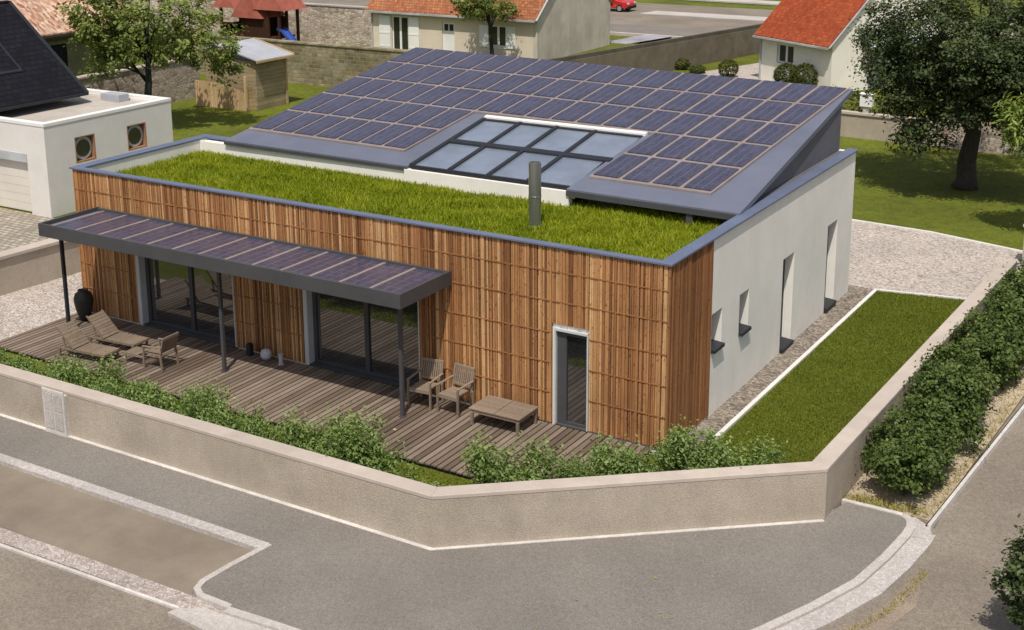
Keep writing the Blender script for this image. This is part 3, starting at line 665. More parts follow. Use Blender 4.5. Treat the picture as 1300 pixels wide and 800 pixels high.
l1.rotation_euler = (0,0,R(6)); l1.scale = (1,1.05,.82)
l2 = dup(l1, (-14.55,-1.45,0), R(5), (1,1.05,.82), 'weathered wooden sun lounger, the one nearer the clad wall and left sliding door')

def armchair(name, label, loc, rz, group, hi=.92, low=False):
    t = thing(name, label, 'chair', loc, group); x, y, z = loc; sh = .36 if low else .43
    mb = MB()                                      # faces -y before turning
    for i in range(6): mb.box(x-.25,x+.25,y-.27+i*.085,y-.27+i*.085+.074,z+sh,z+sh+.02)
    obj('seat', mb, 'teak', t)
    mb = MB()
    mb.bar((x-.26,y+.24,z+sh-.02),(x-.26,y+.36,z+hi),.04,.03); mb.bar((x+.26,y+.24,z+sh-.02),(x+.26,y+.36,z+hi),.04,.03)
    mb.bar((x-.28,y+.36,z+hi),(x+.28,y+.36,z+hi),.035,.06); mb.bar((x-.26,y+.265,z+sh+.10),(x+.26,y+.265,z+sh+.10),.03,.05)
    n = 9
    for i in range(n):
        xx = x-.21+i*.42/(n-1); mb.bar((xx,y+.27,z+sh+.12),(xx,y+.355,z+hi-.03),.034 if not low else .05,.016)
    obj('backrest', mb, 'teak', t)
    for sx in (-1,1):
        mb = MB(); mb.bar((x+sx*.28,y-.28,z+.64 if not low else z+.55),(x+sx*.28,y+.30,z+.67 if not low else z+.58),.05,.025); obj('armrest', mb, 'teak', t)
        obj('leg', MB().bar((x+sx*.28,y-.26,z+.003),(x+sx*.28,y-.26,z+(.63 if not low else .54)),.045,.04), 'teak', t)
        obj('leg', MB().bar((x+sx*.28,y+.30,z+.003),(x+sx*.28,y+.26,z+sh+.02),.045,.04), 'teak', t)
    obj('apron', MB().box(x-.26,x+.26,y-.27,y-.245,z+sh-.06,z+sh), 'teak', t)
    return t
c1 = armchair('garden_armchair', 'slatted wooden garden armchair by the cladding, half in the canopy shadow', (-5.62,-.52,0), 0, 'slatted wooden armchairs along the clad wall')
c1.rotation_euler = (0,0,R(4))
dup(c1, (-4.84,-.50,0), R(-5), 1, 'slatted wooden garden armchair by the cladding, beside the low table')
dc = armchair('deck_chair', 'low wooden deck chair seen from behind on the open deck', (-12.45,-1.85,0), 0, None, .80, True)
mb = MB()
for i in range(5): mb.box(-12.45-.22,-12.45+.22,-1.85-.95+i*.085,-1.85-.95+i*.085+.074,.24,.258)
mb.box(-12.67,-12.63,-2.82,-2.10,.20,.24); mb.box(-12.27,-12.23,-2.82,-2.10,.20,.24); mb.box(-12.66,-12.63,-2.78,-2.75,.003,.2); mb.box(-12.27,-12.24,-2.78,-2.75,.003,.2)
obj('footrest', mb, 'teak', dc)
dc.rotation_euler = (0,0,R(-86))
tb = thing('low_garden_table', 'low weathered wooden table beside the terrace door', 'table', (-3.55,-.53,0))
mb = MB()
for s in (0,1):
    x0 = -4.20+s*.64
    for i in range(8): mb.box(x0,x0+.625,-.95+i*.103,-.95+i*.103+.098,.36,.385)
obj('tabletop', mb, 'teak', tb)
mb = MB(); mb.box(-4.12,-2.98,-.93,-.90,.29,.358); mb.box(-4.12,-2.98,-.18,-.15,.29,.358); mb.box(-4.15,-4.12,-.93,-.15,.29,.358); mb.box(-2.98,-2.95,-.93,-.15,.29,.358)
obj('apron', mb, 'teak', tb)
for xx in (-4.13,-2.99):
    for yy in (-.92,-.18): obj('leg', MB().box(xx-.03,xx+.03,yy-.03,yy+.03,.003,.289), 'teak', tb)
mb = MB(); mb.lathe([(.11,0),(.13,.02),(.16,.12),(.215,.30),(.25,.50),(.25,.62),(.21,.74),(.13,.80),(.12,.82),(.14,.84),(.12,.845),(.09,.78)], (-16.62,-.50,.003), 24)
tag(obj('clay_urn', mb, 'pot', smooth=True), 'tall dark clay urn standing at the left end of the deck', 'urn')
mb = MB(); mb.box(-11.12,-10.99,-.30,-.17,.003,.30); mb.box(-11.10,-11.01,-.28,-.19,.30,.32)
tag(obj('bollard_lamp', mb, 'black_metal', bevel=.006), 'short black box lamp on the deck by the clad wall', 'lamp')
mb = MB(); mb.lathe([(.05,0),(.06,.012),(.10,.03),(.135,.08),(.145,.14),(.135,.20),(.10,.25),(.05,.28),(.01,.285)], (-10.50,-.27,.003), 20)
tag(obj('globe_lamp', mb, 'lamp_white', smooth=True), 'round white globe lamp on the deck by the clad wall', 'lamp')
mb = MB(); mb.lathe([(.07,0),(.07,.02),(.055,.03),(.055,.25),(.065,.26),(.065,.28)], (-9.98,-.33,.003), 16)
tag(obj('cylinder_lamp', mb, 'gutter_grey'), 'small grey cylinder lamp left of the right sliding door', 'lamp')

# ------------------------------------------------------------------ street wall, cabinet, pillar
bw = thing('street_wall', 'low beige rendered garden wall along the street corner', 'wall', (0,-3,G))
mb = MB()
for (a,b,c,d) in zip(wall_out[:-1], wall_out[1:], wall_in[1:], wall_in[:-1]): mb.hexa([(*p,-.3) for p in (a,b,c,d)], [(*p,.82) for p in (a,b,c,d)])
obj('wall_face', mb, 'stucco', bw)
mb = MB()
def grow(o, i, e=.015):
    return [(a[0]+(a[0]-b[0])*e, a[1]+(a[1]-b[1])*e-.004) for a,b in zip(o,i)]
go, gi = grow(wall_out, wall_in), grow(wall_in, wall_out)
for (a,b,c,d) in zip(go[:-1], go[1:], gi[1:], gi[:-1]): mb.hexa([(*p,.82) for p in (a,b,c,d)], [(*p,.895) for p in (a,b,c,d)])
obj('coping', mb, 'cap', bw, bevel=.01)
cab = thing('meter_cabinet', 'whitewashed flush meter cabinet set into the front of the street wall', 'cabinet', (-11.7,-5.64,G))
mb = MB(); mb.box(-12.02,-11.36,-5.66,-5.50,G-.05,.81); mb.box(-12.02,-11.36,-5.665,-5.635,.81,.893)
obj('cabinet_body', mb, 'white_line', cab, bevel=.008)
for a,b in ((-11.97,-11.71),(-11.67,-11.41)):
    mb = MB(); mb.box(a,b,-5.672,-5.661,.0,.40); mb.box(a,b,-5.672,-5.661,.43,.80); mb.box(b-.05,b-.02,-5.679,-5.673,.2,.26); obj('cabinet_door', mb, 'plate', cab)
gp_ = thing('gate_pillar', 'square rendered gate pillar at the end of the gravel drive', 'pillar', (3.95,17.8,G))
mb = MB(); mb.box(3.68,4.2,17.55,18.05,-.3,1.05); obj('shaft', mb, 'stucco', gp_); mb = MB(); mb.box(3.63,4.25,17.5,18.1,1.05,1.12); obj('cap', mb, 'cap', gp_, bevel=.01)

# ------------------------------------------------------------------ planting round the house
def shrub_proto(name, label, cat, seed, r, h, n, size, mats, group, sprigs=22, loc=(0,0,0)):
    t = thing(name, label, cat, loc, group); rnd = random.Random(seed)
    bl = [(loc[0],loc[1],loc[2]+h*.42,r*.85,r*.75,h*.40)]
    for i in range(sprigs):
        a = rnd.uniform(0,6.28); q = rnd.uniform(.3,1)*r*.95; bl.append((loc[0]+q*math.cos(a),loc[1]+q*math.sin(a),loc[2]+h*rnd.uniform(.35,.9),r*.22,r*.22,h*rnd.uniform(.14,.26)))
    o, cc = crown('foliage', bl, max(20, n//22), n, size, r*.24, seed, mats, t, flatz=1.1, shell=2, up=.35)
    mb = MB()
    for c in rnd.sample(list(map(tuple, cc)), 14):
        mb.tube([(loc[0]+rnd.uniform(-.05,.05),loc[1]+rnd.uniform(-.05,.05),loc[2]), ((c[0]+loc[0])/2+.03,(c[1]+loc[1])/2,(c[2]+loc[2])/2+.05), c], [.014,.010,.004], 5)
    obj('stems', mb, 'bark', t); return t
order = ['first','second','third','fourth','fifth','sixth','seventh','eighth','ninth','tenth','eleventh','twelfth','thirteenth','fourteenth','fifteenth','sixteenth','seventeenth','eighteenth','nineteenth']
GRP = 'shrubs planted along the inside of the street wall'
fs = [(-14.6,-4.45,.95,.85),(-13.7,-4.4,.95,.85),(-12.75,-4.35,.9,1.0),(-11.85,-4.45,1.0,1.1),(-10.95,-4.35,.95,.95),(-10.1,-4.45,1.0,1.0),(-9.2,-4.5,1.05,1.0),(-8.35,-4.5,1.05,1.02),(-7.5,-4.6,1.0,.95),(-6.75,-4.65,.75,.8),
      (-5.35,-4.45,1.1,1.0),(-4.6,-4.35,1.25,1.1),(-3.75,-4.55,.85,.62),(-2.8,-4.5,.72,.5),(-1.35,-3.72,1.18,1.0),(-.35,-3.0,.75,.75),(.35,-2.35,1.05,.98),(1.35,-1.5,1.1,1.05),(2.15,-1.05,.95,.85)]
hints = [' at the left edge of the photo',', left of the white cabinet',', just left above the white cabinet',', right above the white cabinet',', below the loungers',', below the deck chair',', below the left lawn gap',', below the middle canopy post',', below the globe lamp',', small, ending the long left run',', starting the tall bush below the right post',', tallest, below the right canopy post',', low, left of the wall bend',', lowest, at the wall bend',', alone below the low table',', small, below the terrace door',', in front of the clad corner',', at the foot of the gravel strip',', last one before the right lawn']
protos = []
for i,(x,y,s,hz) in enumerate(fs):
    if i > 13: x -= .16; y += .22
    lab = 'bushy green shrub, '+order[i]+' from the left'+hints[i]
    if i < 4:
        p = shrub_proto('shrub', lab, 'shrub', 40+i, .66, .92, 7000, .062, 'leaf_shrub', GRP); p.location = (x,y-.06,G); p.scale = (s*1.12,s*.76,hz*(1.0 if i < 2 else 1.12 if i < 7 else 1.36)); p.rotation_euler = (0,0,R(i*9-12)); protos.append(p)
    else: dup(protos[(i*3+1)%4], (x,y-.06,G), (i%2)*math.pi+R(i*7%23-11), (s*1.12,s*.76,hz*(1.0 if i < 2 else 1.12 if i < 7 else 1.36)), lab)
HG = 'clipped hedge bushes along the verge'
hs = [(4.54,1.38,1.06,1.04,1.08),(4.62,4.35,1.14,1.18,1.14),(4.74,7.5,1.15,1.22,1.18),(4.86,10.8,1.15,1.2,1.15),(5.0,14.0,1.1,1.15,1.1)]
hl = ['rounded dark green hedge bush nearest the pavement corner','second hedge bush from the pavement corner, large and rounded','third hedge bush along the verge, beside the far half of the lawn','fourth hedge bush along the verge, below the gravel drive','last hedge bush along the verge, next to the gate pillar']
hp = []
for i,(x,y,s,hz,sy) in enumerate(hs):
    if i < 2:
        t = thing('hedge_bush', hl[i], 'hedge', (0,0,0), HG); rnd = random.Random(i)
        bl = [(-.03,0,.66,.72,1.25,.62)]+[(rnd.uniform(-.42,.45),rnd.uniform(-.95,.95),rnd.uniform(.4,1.0),.36,.42,.36) for _ in range(14)]
        o, cc = crown('foliage', bl, 480, 24000, .072, .15, 70+i, 'leaf_hedge', t, flatz=.9, shell=4, up=.4, aspect=.65)
        mb = MB()
        for k in range(6): mb.tube([(rnd.uniform(-.1,.1),-.6+k*.24,0),(rnd.uniform(-.2,.2),-.6+k*.24,.6)],[.025,.012],5)
        obj('stems', mb, 'bark', t); t.location = (x,y,G); t.scale = (s,sy,hz); hp.append(t)
    else: dup(hp[i%2], (x,y,G), math.pi*(i%3 == 0)+R(-2), (s,sy,hz), hl[i])

# fallen leaves on the pavement
rng = np.random.default_rng(9)
Cn = np.column_stack([rng.uniform(-5,4.6,60), rng.uniform(-8.6,-3,60)]); Cn = Cn[inpoly(Cn, [(-2,-5.8),(3.6,-1.2)]+curve[:-3])]
Cn = np.column_stack([Cn, np.full(len(Cn), G+.01)])
tag(link('fallen_leaves', npmesh('fallen_leaves', leaves(Cn, .06, rng, up=6), 4, rng.random(len(Cn)), 'dry_leaf'), kind='stuff'), 'scattered yellow fallen leaves on the grey pavement', 'leaves')

# ------------------------------------------------------------------ trees
def tree(name, label, base, top, r0, blobs, ncl, nlf, size, cr, seed, lm, bm, nb=14, cat='tree', hf=.4, group=None, **k):
    t = thing(name, label, cat, base, group)
    o, cc = crown('crown', blobs, ncl, nlf, size, cr, seed, lm, t, **k)
    tree_wood(t, base, top, r0, r0*.3, cc, min(nb, len(cc)), seed, bm, hf); return t
bx, by = .02, 26.6
tree('oak_tree', 'large dark green broadleaf tree with thick trunk on the right lawn', (bx,by,G), (bx+.15,by+.3,4.6), .34,
     [(bx,by,5.2,4.15,4.1,3.0),(bx-2.1,by-.6,4.1,1.8,1.8,1.3),(bx+2.2,by-.8,4.2,2.2,2.2,1.9),(bx-1.4,by-2.2,3.1,1.3,1.3,1.0),(bx+1,by-2.6,4.6,1.9,1.6,1.7),(bx-3.0,by+.2,5.2,1.3,1.5,1.4),(bx-.6,by-2.4,5.6,2.2,1.5,1.7),(bx-.9,by-2.4,2.0,.8,.9,.6),(bx+3.4,by+.5,3.0,1.4,1.4,1.2),(bx+2.6,by-2.0,3.0,1.3,1.0,1.0),(bx+.2,by-2.6,3.2,1.1,.9,.8),(bx-1.7,by-1.6,2.1,.8,.8,.6)],
     860, 72000, .14, .42, 21, 'leaf_oak', 'bark', 26, shell=3)
tx, ty = -35.3, 19.85
tree('broadleaf_tree', 'bright green tree with slender trunk behind the white garage', (tx,ty,G), (tx+.2,ty,4.6), .20,
     [(tx+.3,ty,5.12,3.0,3.2,2.3),(tx-1.5,ty-1.0,4.32,1.7,1.6,1.2),(tx-1.1,ty-1.2,3.22,1.5,1.1,.7),(tx+2.2,ty+1.4,3.92,1.9,1.7,1.3),(tx+2.9,ty+1.7,2.82,1.1,1.1,.9),(tx-1.3,ty-1.2,5.72,1.7,1.8,1.3),(tx+.9,ty+.5,3.82,1.2,1.0,.7)],
     300, 15500, .20, .38, 22, 'leaf_light', 'bark_dark', 18, shell=2.6, up=.6)
hx, hy = -31.4, 43.9
tree('garden_tree', 'green garden tree with thin dark trunk before the shuttered house', (hx,hy,G), (hx-.2,hy,4.2), .13,
     [(hx-.6,hy,4.3,1.9,1.9,1.5),(hx-1.5,hy-.2,3.5,1.0,1.0,.7),(hx+.6,hy,3.3,1.0,1.0,.7)], 170, 8000, .16, .34, 23, 'leaf_light', 'bark_dark', 10)
wx, wy = 4.8, 21.0
tree('drooping_tree', 'pale green tree with drooping leafy branches at the right edge', (wx,wy,G), (wx,wy,4.8), .14,
     [(wx-.4,wy,4.6,1.2,1.4,.7),(wx-2.1,wy-.1,3.7,.6,.6,.75),(wx-1.7,wy-.4,2.9,.6,.5,.7),(wx-1.5,wy+.2,4.3,.8,.7,.6),(wx-1.2,wy-.2,2.5,.5,.6,.6),(wx+.8,wy,3.0,1,1,1)], 190, 6500, .26, .26, 24, 'leaf_willow', 'bark', 12, hang=1.6, aspect=.28, flatz=1.7)
qx, qy = 7.75, -3.1
tree('young_tree', 'dark leafy young tree at the lower right street corner', (qx,qy,ROAD), (qx,qy,1.3), .05,
     [(qx,qy,1.15,.70,.70,.66),(qx+.3,qy-.3,.7,.5,.5,.4),(qx-.45,qy,.75,.32,.32,.32),(qx-.42,qy-.1,1.35,.26,.26,.22),(qx-.2,qy-.2,.35,.35,.3,.25),(qx-.25,qy+.1,1.75,.16,.16,.14)], 150, 7500, .085, .16, 25, 'leaf_oak', 'bark', 12, hf=.15)
# back gardens: topiary and low shrubs
def ball(name, label, x, y, r, h, seed, group, lm='leaf_box', n=3000):
    t = thing(name, label, 'shrub', (x,y,G), group)
    crown('foliage', [(x,y,G+h*.5,r,r,h*.52)], 500, n, .08, .07, seed, lm, t, shell=16, up=.2)
    obj('stem', MB().tube([(x,y,G-.02),(x,y,G+h*.4)], .05, 6), 'bark', t); return t
ball('topiary_bush', 'left of two domed topiary bushes under the red roofed house window', -13.5, 45.3, .66, 1.25, 31, 'domed topiary bushes', n=7000)
ball('topiary_bush', 'right of two domed topiary bushes under the red roofed house window', -12.3, 44.75, .70, 1.4, 32, 'domed topiary bushes', n=7000)
ball('round_shrub', 'low shrub at the foot of the grey wall, furthest from the red roofed house', -21.1, 48.4, .55, .62, 33, 'low round shrubs by the neighbour patio')
ball('round_shrub', 'smallest low shrub between the two others along the grey wall', -19.6, 47.4, .45, .45, 34, 'low round shrubs by the neighbour patio')
ball('round_shrub', 'ball shaped shrub on the pale patio left of the red roofed house', -17.5, 46.9, .55, 1.0, 35, 'low round shrubs by the neighbour patio')

# ------------------------------------------------------------------ neighbour's garage and slate house (left)
nb = thing('flat_roofed_garage', 'white flat roofed garage with two porthole windows', 'garage', (-28,9,G))
gx0,gx1,gy0,gy1,gz = -40,-26.2,6.45,12.4,3.2
mb = MB(); ph = [(7.72,8.62),(10.14,11.06)]; y = gy0
for a,b in ph: mb.box(gx1-.3,gx1,y,a,G,gz-.12); mb.box(gx1-.3,gx1,a,b,G,1.58); mb.box(gx1-.3,gx1,a,b,2.5,gz-.12); y = b
mb.box(gx1-.3,gx1,y,gy1,G,gz-.12)
mb.box(-27.2,gx1-.3,gy0,gy0+.3,G,gz-.12); mb.box(gx0,-27.2,gy0,gy0+.3,2.05,gz-.12); mb.box(gx0,-32.2,gy0,gy0+.3,G,2.05); mb.box(gx0,gx1-.3,gy1-.3,gy1,G,gz-.12)
obj('wall', mb, 'render_cream', nb)
mb = MB(); mb.box(gx0,gx1-.25,gy0+.25,gy1-.25,2.88,3.0); obj('roof_deck', mb, 'roof_membrane', nb)
mb = MB(); mb.box(gx1-.27,gx1+.02,gy0-.02,gy1+.02,gz-.12,gz); mb.box(gx0,gx1-.27,gy0-.02,gy0+.25,gz-.12,gz); mb.box(gx0,gx1-.27,gy1-.25,gy1+.02,gz-.12,gz); obj('parapet_cap', mb, 'white_paint', nb, bevel=.01)
mb = MB(); mb.box(-29.0,-28.0,11.5,12.0,3.0,3.28); obj('roof_vent', mb, 'zinc', nb)
mb = MB(); mb.box(-32.2,-27.2,gy0+.16,gy0+.22,-.1,2.05)
for i in range(7): mb.box(-32.2,-27.25,gy0+.15,gy0+.16,-.08+i*.3,.2+i*.3)
obj('garage_door', mb, 'door_panel', nb)
mb = MB(); mb.box(-32.2,-27.2,gy0-.02,gy0+.14,1.74,2.05); obj('door_lintel', mb, 'gutter_grey', nb)
for a,b in ph:
    f = MB(); f.box(gx1-.24,gx1-.2,a,b,1.58,2.5); f.box(gx1-.2,gx1+.005,a,a+.04,1.58,2.5); f.box(gx1-.2,gx1+.005,b-.04,b,1.58,2.5); f.box(gx1-.2,gx1+.005,a+.04,b-.04,2.46,2.5); f.box(gx1-.2,gx1+.005,a+.04,b-.04,1.58,1.62)
    w = obj('porthole_window', f, 'porthole_wood', nb)
    c = ((a+b)/2, 2.04)
    ring = MB(); ring.tube([(gx1-.2,c[0],c[1]),(gx1-.12,c[0],c[1])], .41, 28); obj('frame', ring, 'gutter_grey', w)
    obj('pane', MB().tube([(gx1-.119,c[0],c[1]),(gx1-.113,c[0],c[1])], .31, 28), 'glass_dull', w)
sh = thing('slate_roofed_house', 'house with steep dark slate roof behind the garage', 'house', (-33,6,G))
sl = .83; ex = -29.2
mb = MB(); ye = 10.9; ys = -14
mb.hexa([(ex+.15,ys,3.30),(ex+.15,ye,3.30),(-33.1,ye,6.5),(-33.1,ys,6.5)], [(ex+.15,ys,3.42),(ex+.15,ye,3.42),(-33.1,ye,6.66),(-33.1,ys,6.66)])
mb.hexa([(-33.1,ys,6.5),(-33.1,ye,6.5),(-37,ye,3.3),(-37,ys,3.3)], [(-33.1,ys,6.66),(-33.1,ye,6.66),(-37,ye,3.42),(-37,ys,3.42)])
obj('roof', mb, 'slate', sh)
mb = MB(); mb.box(-36.9,ex-.1,gy1-.299+.3 if False else -13.8,6.4,G,3.2); mb.add([(-36.9,10.8,3.2),(ex-.1,10.8,3.2),(-33.1,10.8,6.4)],[(0,1,2)]); obj('wall', mb, 'render_cream', sh)
mb = MB(); mb.bar((ex+.13,ye+.02,3.38),(-33.1,ye+.02,6.64),.10,.16,up=(0,1,0)); mb.bar((ex+.20,ys,3.36),(ex+.20,ye,3.36),.1,.1); mb.bar((-33.1,ys,6.67),(-33.1,ye,6.67),.2,.06); obj('roof_edge', mb, 'black_metal', sh)
f = MB()
def onslate(y0,y1,x0,x1,t0,t1,mb): z = lambda x: 3.42+(ex+.15-x)*.8224; mb.hexa([(x0,y0,z(x0)+t0),(x0,y1,z(x0)+t0),(x1,y1,z(x1)+t0),(x1,y0,z(x1)+t0)],[(x0,y0,z(x0)+t1),(x0,y1,z(x0)+t1),(x1,y1,z(x1)+t1),(x1,y0,z(x1)+t1)])
onslate(6.6,9.0,-30.2,-31.6,.0,.05,f); w = obj('roof_window', f, 'black_metal', sh); f = MB(); onslate(6.7,8.9,-30.28,-31.52,.051,.06,f); obj('pane', f, 'slate', w)
lw = thing('low_garden_wall', 'low beige rendered wall left of the gravel yard', 'wall', (-20.7,1,G))
mb = MB(); mb.hexa([(-21.3,-5,-.3),(-20.95,-5,-.3),(-20.15,6.0,-.3),(-20.5,6.0,-.3)],[(-21.3,-5,.93),(-20.95,-5,.93),(-20.15,6.0,.93),(-20.5,6.0,.93)]); obj('wall_face', mb, 'stucco', lw)
mb = MB(); mb.hexa([(-21.35,-5,.93),(-20.88,-5,.93),(-20.08,6.05,.93),(-20.55,6.05,.93)],[(-21.35,-5,1.03),(-20.88,-5,1.03),(-20.08,6.05,1.03),(-20.55,6.05,1.03)]); obj('coping', mb, 'cap', lw, bevel=.01)

# old house with clay tiles (top left)
oh = thing('clay_tiled_house', 'old house with weathered clay tile roof and olive timber front', 'house', (-53,20,G))
mb = MB(); mb.hexa([(-47.6,8,2.85),(-47.6,31.5,2.85),(-56,31.5,8.3),(-56,8,8.3)],[(-47.6,8,3.0),(-47.6,31.5,3.0),(-56,31.5,8.45),(-56,8,8.45)]); obj('roof', mb, 'tile_old', oh)
mb = MB(); mb.box(-62,-48.2,10,31,G,2.9); mb.add([(-48.2,31,2.9),(-64,31,2.9),(-56,31,8.2)],[(0,1,2)]); obj('wall', mb, 'olivewood', oh)
mb = MB(); mb.bar((-47.64,8,2.86),(-47.64,31.5,2.86),.12,.12)
obj('eaves_board', mb, 'bark', oh)
mb = MB(); mb.box(-48.2,-48.1,24.2,24.35,G,2.5); mb.box(-48.2,-48.1,26.2,26.5,G,2.5); mb.box(-48.2,-48.1,24.35,26.2,2.3,2.5); f = obj('door', mb, 'olivewood', oh)
obj('door_leaf', MB().box(-48.19,-48.15,24.35,26.2,G,2.3), 'slate', f)

# walls in the back gardens
def wall(name, label, a, b, h, th, mats, cap=None, capm=None, base=G-.2):
    t = thing(name, label, 'wall', ((a[0]+b[0])/2,(a[1]+b[1])/2,G))
    d = Vector((b[0]-a[0],b[1]-a[1],0)).normalized(); s = Vector((-d.y,d.x,0))*th
    q = [a, b, (b[0]+s.x,b[1]+s.y), (a[0]+s.x,a[1]+s.y)]
    obj('wall_face', MB().hexa([(*p,base) for p in q],[(*p,G+h) for p in q]), mats, t)
    if cap:
        s2 = s*(1+.06/th); e = s*(.06/th); q = [(a[0]-e.x,a[1]-e.y),(b[0]-e.x,b[1]-e.y),(b[0]+s2.x,b[1]+s2.y),(a[0]+s2.x,a[1]+s2.y)]
        obj('coping', MB().hexa([(*p,G+h) for p in q],[(*p,G+h+cap) for p in q]), capm, t)
    return t
wall('rubble_wall', 'rough brown stone wall behind the bright green tree', (-39.3,12.5), (-39.3,27.3), 2.05, .4, 'rubble', .08, 'rubble')
wall('mossy_wall', 'mossy yellowish block wall behind the back lawn', (-48,33.2), (-20,33.2), 2.25, .4, 'mossy', .08, 'mossy')
wall('far_stone_wall', 'pinkish rubble stone wall behind the playhouse', (-66,47.6), (-42.8,47.6), 2.55, .4, 'rubble', .09, 'kerbstone')
wall('grey_garden_wall', 'long grey garden wall with dark capping before the back street', (-24.2,35), (-19.0,60.5), 1.62, -.35, 'gardenwall', .22, 'wallcap_dark')
wall('cream_garden_wall', 'cream rendered wall at the back of the right lawn', (-12,34.1), (-3.5,33.5), 1.02, .25, 'stucco', .10, 'cap')
wall('dark_stone_wall', 'dark stone wall behind the trunk of the large tree', (-3.3,33.45), (8,32.9), 1.25, .3, 'rubble')
hd = thing('dark_hedge', 'dark clipped hedge above the cream garden wall', 'hedge', (-6,35.2,G))
crown('foliage', [(-10+i*1.1,35.4,.75,.8,.55,.95) for i in range(12)], 420, 11000, .13, .22, 44, 'leaf_dark', hd, shell=4)
obj('stems', MB().tube([(-11,35.4,G),(-11,35.4,.6)],.05,6).tube([(-7,35.4,G),(-7,35.4,.6)],.05,6).tube([(-2,35.4,G),(-2,35.4,.6)],.05,6), 'bark', hd)
mbx = thing('letterbox_post', 'white letterbox post standing on the cream garden wall', 'letterbox', (-5.85,33.9,.98))
obj('post', MB().box(-5.97,-5.73,33.72,33.9,1.0,1.28), 'plate', mbx)
mb = MB(); mb.box(-6.12,-5.58,33.66,33.98,1.28,1.82); mb.prism([(-6.16,33.62),(-5.54,33.62),(-5.54,34.02),(-6.16,34.02)],1.82,1.87); obj('box', mb, 'white_paint', mbx, bevel=.02)

# ------------------------------------------------------------------ shed and playhouse
sd = thing('garden_shed', 'timber garden shed with pale zinc roof', 'shed', (-35.5,27,G))
mb = MB()
for i in range(12):
    z0 = G+i*.205; mb.box(-34.0,-33.95,25.75,28.0,z0,z0+.195); mb.box(-37.3,-34.0,25.75,25.80,z0,z0+.195)
obj('wall', mb, 'shed_wood', sd)
mb = MB(); mb.box(-37.2,-34.05,25.85,28.0,G,2.2); obj('inside', mb, 'black_metal', sd)
mb = MB(); mb.hexa([(-33.6,25.5,2.36),(-33.6,28.25,2.36),(-36.3,28.25,3.0),(-36.3,25.5,3.0)],[(-33.6,25.5,2.42),(-33.6,28.25,2.42),(-36.3,28.25,3.06),(-36.3,25.5,3.06)])
mb.hexa([(-36.3,25.5,3.0),(-36.3,28.25,3.0),(-37.6,28.25,2.6),(-37.6,25.5,2.6)],[(-36.3,25.5,3.06),(-36.3,28.25,3.06),(-37.6,28.25,2.66),(-37.6,25.5,2.66)]); obj('roof', mb, 'zinc', sd)
mb = MB(); mb.bar((-33.58,25.45,2.34),(-33.58,28.3,2.34),.06,.10); mb.bar((-33.6,28.3,2.40),(-36.3,28.3,3.04),.06,.12); mb.bar((-33.97,28.02,G),(-33.97,28.02,2.3),.12,.12); obj('roof_trim', mb, 'fence_wood', sd)
fn = thing('wooden_fence', 'new pine board fence with curved top before the shed', 'fence', (-36,25.4,G))
mb = MB(); n = 22
for i in range(n):
    x = -37.5+i*3.2/n; u = i/(n-1); mb.box(x,x+.135,25.3,25.33,G,G+1.30-.42*max(0,(u-.45)/.55)**1.6)
obj('boards', mb, 'fence_wood', fn)
mb = MB()
for i in range(6): z0 = G+i*.2; mb.box(-34.28,-34.24,25.4,27.9,z0,z0+.19)
obj('side_boards', mb, 'fence_wood', fn)
for x,y,h in ((-34.25,25.3,1.75),(-37.55,25.3,1.3)): obj('post', MB().box(x-.06,x+.06,y-.06,y+.06,G,G+h), 'fence_wood', fn)
ph_ = thing('playhouse', 'dark red timber playhouse tower with faded red roof', 'playhouse', (-50,44,G))
mb = MB(); mb.box(-50.4,-48.3,43.0,43.08,.75,1.95); mb.box(-52.4,-50.5,43.0,43.06,.75,.95); mb.box(-52.4,-50.5,43.0,43.06,1.45,1.55); mb.box(-52.4,-48.3,44.8,44.88,.75,1.95); mb.box(-52.45,-52.37,43,44.9,.75,1.4); mb.box(-52.4,-47.6,43.0,44.9,.62,.75)
obj('walls', mb, 'play_wood', ph_)
for x in (-52.4,-50.45,-48.25,-47.3):
    for y in (43.0,44.85): obj('post', MB().box(x-.08,x+.08,y-.08,y+.08,G,2.9), 'play_wood', ph_)
mb = MB()
for (x0,x1,zb,zp) in ((-51.3,-48.6,2.15,4.3),(-49.3,-46.7,2.75,4.4),(-53.0,-50.9,2.75,4.0)):
    xm, ym = (x0+x1)/2, 43.95; mb.add([(x0,42.7,zb-.2),(x1,42.7,zb-.2),(x1,45.2,zb-.2),(x0,45.2,zb-.2),(xm,42.9,zp-.45),(xm,45.0,zp-.45)],[(0,1,4),(1,2,5,4),(2,3,5),(3,0,4,5),(3,2,1,0)])
obj('roof', mb, 'play_roof', ph_)
sl_ = MB(); pts = [(-47.5,43.3,1.25),(-47.0,43.15,1.15),(-46.4,43.0,.72),(-45.9,42.9,.36),(-45.5,42.8,.25)]
for a,b in zip(pts[:-1],pts[1:]):
    sl_.bar(a,b,.55,.04); a,b = Vector(a),Vector(b)
    for s in (-.28,.28): sl_.bar(a+Vector((.1*s,s,.08)),b+Vector((.1*s,s,.08)),.04,.16)
obj('slide', sl_, 'blue_plastic', ph_)

